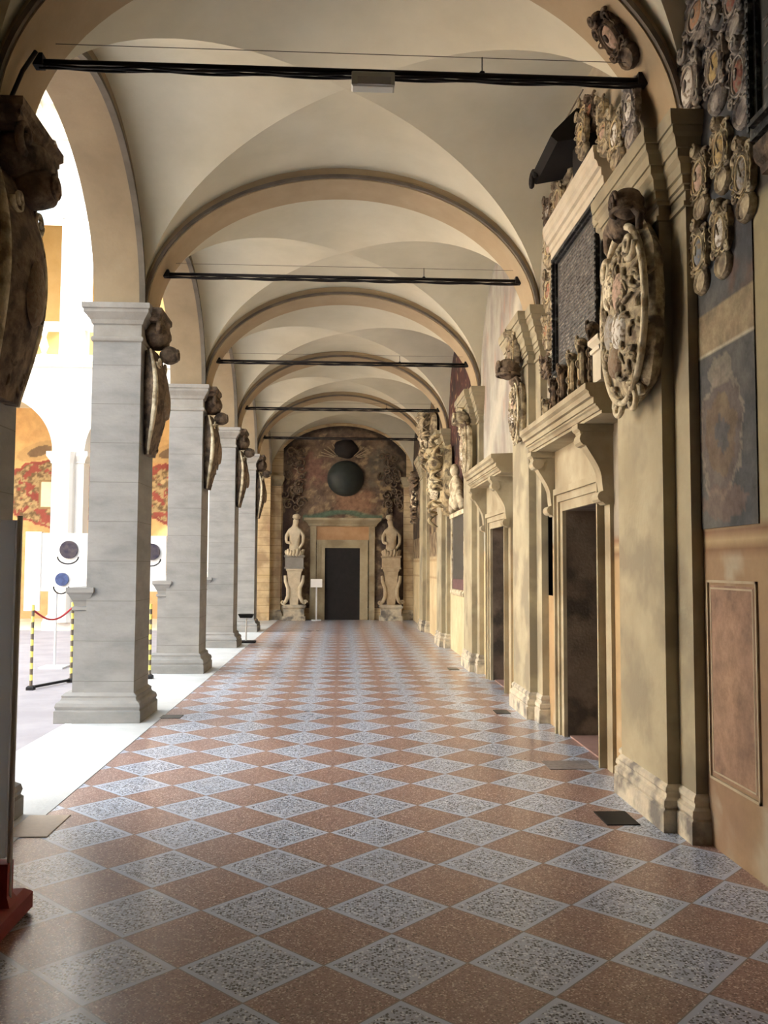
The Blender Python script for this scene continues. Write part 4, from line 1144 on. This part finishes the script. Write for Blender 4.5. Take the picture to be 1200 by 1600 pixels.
for x in (-.6, .86):
    b = MB(); b.tube([(x, .02, 0), (x, .02, 1.25)], .02, 8); b.rect(x-.2, x+.2, -.2, .24, [(0, 0), (0, .03)]); b.build('leg', M['alu'], t)

# ------------------------------------------------------------------ the other sides of the courtyard
def ochrecol(y, z):
    c = mix(lin((222, 176, 104)), lin((206, 152, 86)), .5+fbm(y, z, .8, 91))
    if z < 1.0: c = mix(c, lin((214, 160, 104)), .8)
    n = fbm(y, z, 2.2, 92)
    u = ((y+100.25) % 4.06)-2.03
    if 2.7 < z < 5.0:   # painted drapery and stucco trophies round a plaque
        r = math.hypot(u/1.75, (z-3.85)/1.05)+.12*n
        if r < 1.0: c = mix(lin((170, 78, 62)), lin((146, 64, 52)), .5+n)
        e = fbm(y, z, 4.2, 93)
        if r < .93 and e > -.12: c = mix(lin((182, 148, 94)), lin((116, 90, 58)), .5+2.2*fbm(y, z, 9, 95))
        if abs(u) < .56 and abs(z-3.80) < .46: c = lin((150, 118, 72))
        if abs(u) < .47 and abs(z-3.80) < .38: c = lin((232, 222, 180))
    if z > 4.75:
        r = math.hypot((u+.55)*.8, (z-5.15-.25*(u+.55))*1.9)
        if r < .55: c = lin((196, 154, 92))
        if r < .3: c = lin((128, 100, 70))
    r = math.hypot((u+.25)/.5, (z-2.0)/.6)+.18*n
    if r < 1: c = mix(lin((196, 172, 130)), lin((120, 96, 68)), .5+2*fbm(y, z, 8, 94))
    if r < .6: c = lin((132, 110, 84))
    return c
def facade(name, origin, rz, piers, ends, label, paint=True):
    """a range of the courtyard seen from outside; local: wall plane x=0, facing +x, runs along y"""
    r = struct(empty(name, origin, rz), label)
    arcade('lower_arcade', 0, -.5, piers, .42, 4.6, 1.55, 7.1, M['cwhite'], ends, r)
    for y in piers:
        b = MB(); b.rect(-.5, 0, y-.42, y+.42, [(.12, -.12), (.12, .1), (.08, .2), (0, .3), (0, 4.3), (.03, 4.32), (.03, 4.36), (.12, 4.5), (.12, 4.62)])
        b.lathe([(.26, .1), (.22, .3), (.2, 4.3), (.28, 4.6)], 12, (.02, y, 0)); b.build('pier', M['cwhite'], r)
    b = MB(); b.extr([(-.5, 6.9), (.1, 6.9), (.14, 7.0), (.2, 7.05), (.2, 7.2), (-.5, 7.2)], 'y', ends[0], ends[1]); b.build('string_course', M['cwhite'], r)
    b = MB(); b.extr([(-.3, 7.95), (.06, 7.95), (.1, 8.0), (.1, 8.12), (-.3, 8.12)], 'y', ends[0], ends[1]); b.build('rail', M['cwhite'], r)
    for i in range(len(piers)-1):
        b = MB()
        for q in range(7):
            y = piers[i]+.75+(piers[i+1]-piers[i]-1.5)*q/6
            b.lathe([(.09, 7.2), (.09, 7.28), (.05, 7.32), (.12, 7.5), (.05, 7.75), (.09, 7.9), (.09, 7.96)], 10, (-.1, y, 0))
        b.build('balustrade', M['cwhite'], r, smooth=True)
    arcade('upper_wall', -.05, -.5, piers, .34, 11.0, 1.25, 13.2, M['cwhite'], ends, r)
    for y in piers:
        b = MB(); b.box(-.5, -.05, y-.34, y+.34, 7.1, 11.02); b.rect(-.05, .1, y-.2, y+.2, [(.05, 8.1), (0, 8.3), (0, 12.4), (.1, 12.7)]); b.build('upper_pier', M['cwhite'], r)
    b = MB(); b.extr([(-.5, 13.2), (.05, 13.2), (.1, 13.4), (.15, 13.5), (.15, 13.9), (.3, 14.0), (.55, 14.3), (.6, 14.7), (-.5, 14.8)], 'y', ends[0], ends[1])
    for q in range(int((ends[1]-ends[0])/.5)): b.box(.1, .5, ends[0]+.5*q+.1, ends[0]+.5*q+.32, 13.95, 14.2)
    b.build('cornice', M['marble'], r)
    b = MB(); cols = []; ny = int((ends[1]-ends[0])/(.035 if paint else .12)); nz_ = 190 if paint else 56
    for i in range(ny+1):
        for j in range(nz_+1):
            y = ends[0]+(ends[1]-ends[0])*i/ny; z = -.1+6.7*j/nz_; b.v.append((-4.0, y, z)); cols.append(ochrecol(y, z))
    for i in range(ny):
        for j in range(nz_): b.f.append((i*(nz_+1)+j, (i+1)*(nz_+1)+j, (i+1)*(nz_+1)+j+1, i*(nz_+1)+j+1))
    b.build('painted_inner_wall', M['paintsoft'], r, cols=cols)
    b = MB(); b.box(-4.1, -.5, ends[0], ends[1], 6.5, 6.9); b.box(-4.1, .0, ends[0], ends[1], -.25, -.05); b.box(-4.3, -4.02, ends[0], ends[1], -.1, 14.5); b.box(-4.1, -.3, ends[0], ends[1], 13.4, 13.6)
    b.build('loggia_shell', M['vault'], r)
    b = MB(); b.box(-3.9, -3.8, ends[0], ends[1], 6.9, 13.3); b.build('upper_inner_wall', mat('upper_ochre', (150, 112, 56), (164, 126, 70), 1, .9), r)
    for i in range(len(piers)-1):
        yc = (piers[i]+piers[i+1])/2; h = (piers[i+1]-piers[i])/2-.34
        b = MB()
        ring = [(-.34, yc-h*math.cos(PI*j/24), 11.0+1.25*math.sin(PI*j/24)) for j in range(25)]
        b.v = ring+[(-.36, v[1], v[2]) for v in ring]; n = 25
        b.f = [tuple(range(n)), tuple(reversed(range(n, 2*n)))]+[(j, (j+1) % n, n+(j+1) % n, n+j) for j in range(n)]
        b.build('fanlight', mat('pale_blue_glass', (150, 176, 190), (170, 194, 206), 1, .15, spec=.8), r)
        b = MB(); b.box(-.38, -.3, yc-h, yc-h+.08, 8.1, 11.0); b.box(-.38, -.3, yc+h-.08, yc+h, 8.1, 11.0); b.box(-.38, -.3, yc-h, yc+h, 10.95, 11.05); b.box(-.38, -.3, yc+h*.28, yc+h*.36, 8.1, 11.0)
        b.build('window_frame', mat('blue_white_frame', (196, 208, 232), (206, 216, 236), 1, .5), r)
    return r
# far range: faces the camera. local +x -> world -y  (rz=-90deg), local y -> world x
pf = [-3.26-4.06*i for i in range(5)][::-1]
facade('courtyard_range', (0, 23.4, 0), -PI/2, pf, (-22, -2.7), 'sunlit arcaded range closing the courtyard beyond the pillars')
pw = [-6+4.06*i for i in range(8)]
facade('courtyard_range', (-22, 0, 0), 0, pw, (-9, 25), 'arcaded range on the far side of the courtyard', paint=False)
b = MB(); b.box(-24, -2.7, YB-2.4, YB-2, -.12, 9); struct(b.build('courtyard_wall', M['cwhite']))

# ------------------------------------------------------------------ light
w = bpy.data.worlds.new('World'); SC.world = w; w.use_nodes = True
nt = w.node_tree; bg = nt.nodes['Background']
bg.inputs['Color'].default_value = (.86, .93, 1.0, 1); bg.inputs['Strength'].default_value = 4.0
sd = bpy.data.lights.new('Sun', 'SUN'); sd.energy = 80; sd.angle = math.radians(2); sd.color = (1, .96, .88)
so = bpy.data.objects.new('Sun', sd); COL.objects.link(so)
dirv = Vector((-.80, .10, -.60)); so.rotation_euler = dirv.to_track_quat('-Z', 'Y').to_euler(); so.location = (5, -5, 20)

# ------------------------------------------------------------------ camera
cd = bpy.data.cameras.new('Camera'); cam = bpy.data.objects.new('Camera', cd); COL.objects.link(cam)
pi_, ya_, ro_ = 0.0628, 0.0484, 0.0044
cy, sy = math.cos(ya_), math.sin(ya_); cp, sp = math.cos(pi_), math.sin(pi_)
fwd = Vector((sy*cp, cy*cp, sp)); r0 = Vector((cy, -sy, 0)); u0 = r0.cross(fwd)
Rv = math.cos(ro_)*r0+math.sin(ro_)*u0; Uv = -math.sin(ro_)*r0+math.cos(ro_)*u0
cam.matrix_world = Matrix(((Rv.x, Uv.x, -fwd.x, 0), (Rv.y, Uv.y, -fwd.y, 0), (Rv.z, Uv.z, -fwd.z, 1.6), (0, 0, 0, 1)))
cd.sensor_fit = 'VERTICAL'; cd.sensor_height = 36; cd.lens = 1354.2*36/1600
cd.clip_start = .05; cd.clip_end = 200
SC.camera = cam
vs = SC.view_settings; vs.view_transform = 'Standard'; vs.look = 'None'; vs.exposure = 0.3; vs.gamma = 1.0; vs.use_curve_mapping = False
SC.cycles.max_bounces = 10; SC.cycles.diffuse_bounces = 7; SC.cycles.glossy_bounces = 4
SC.cycles.sample_clamp_indirect = 8
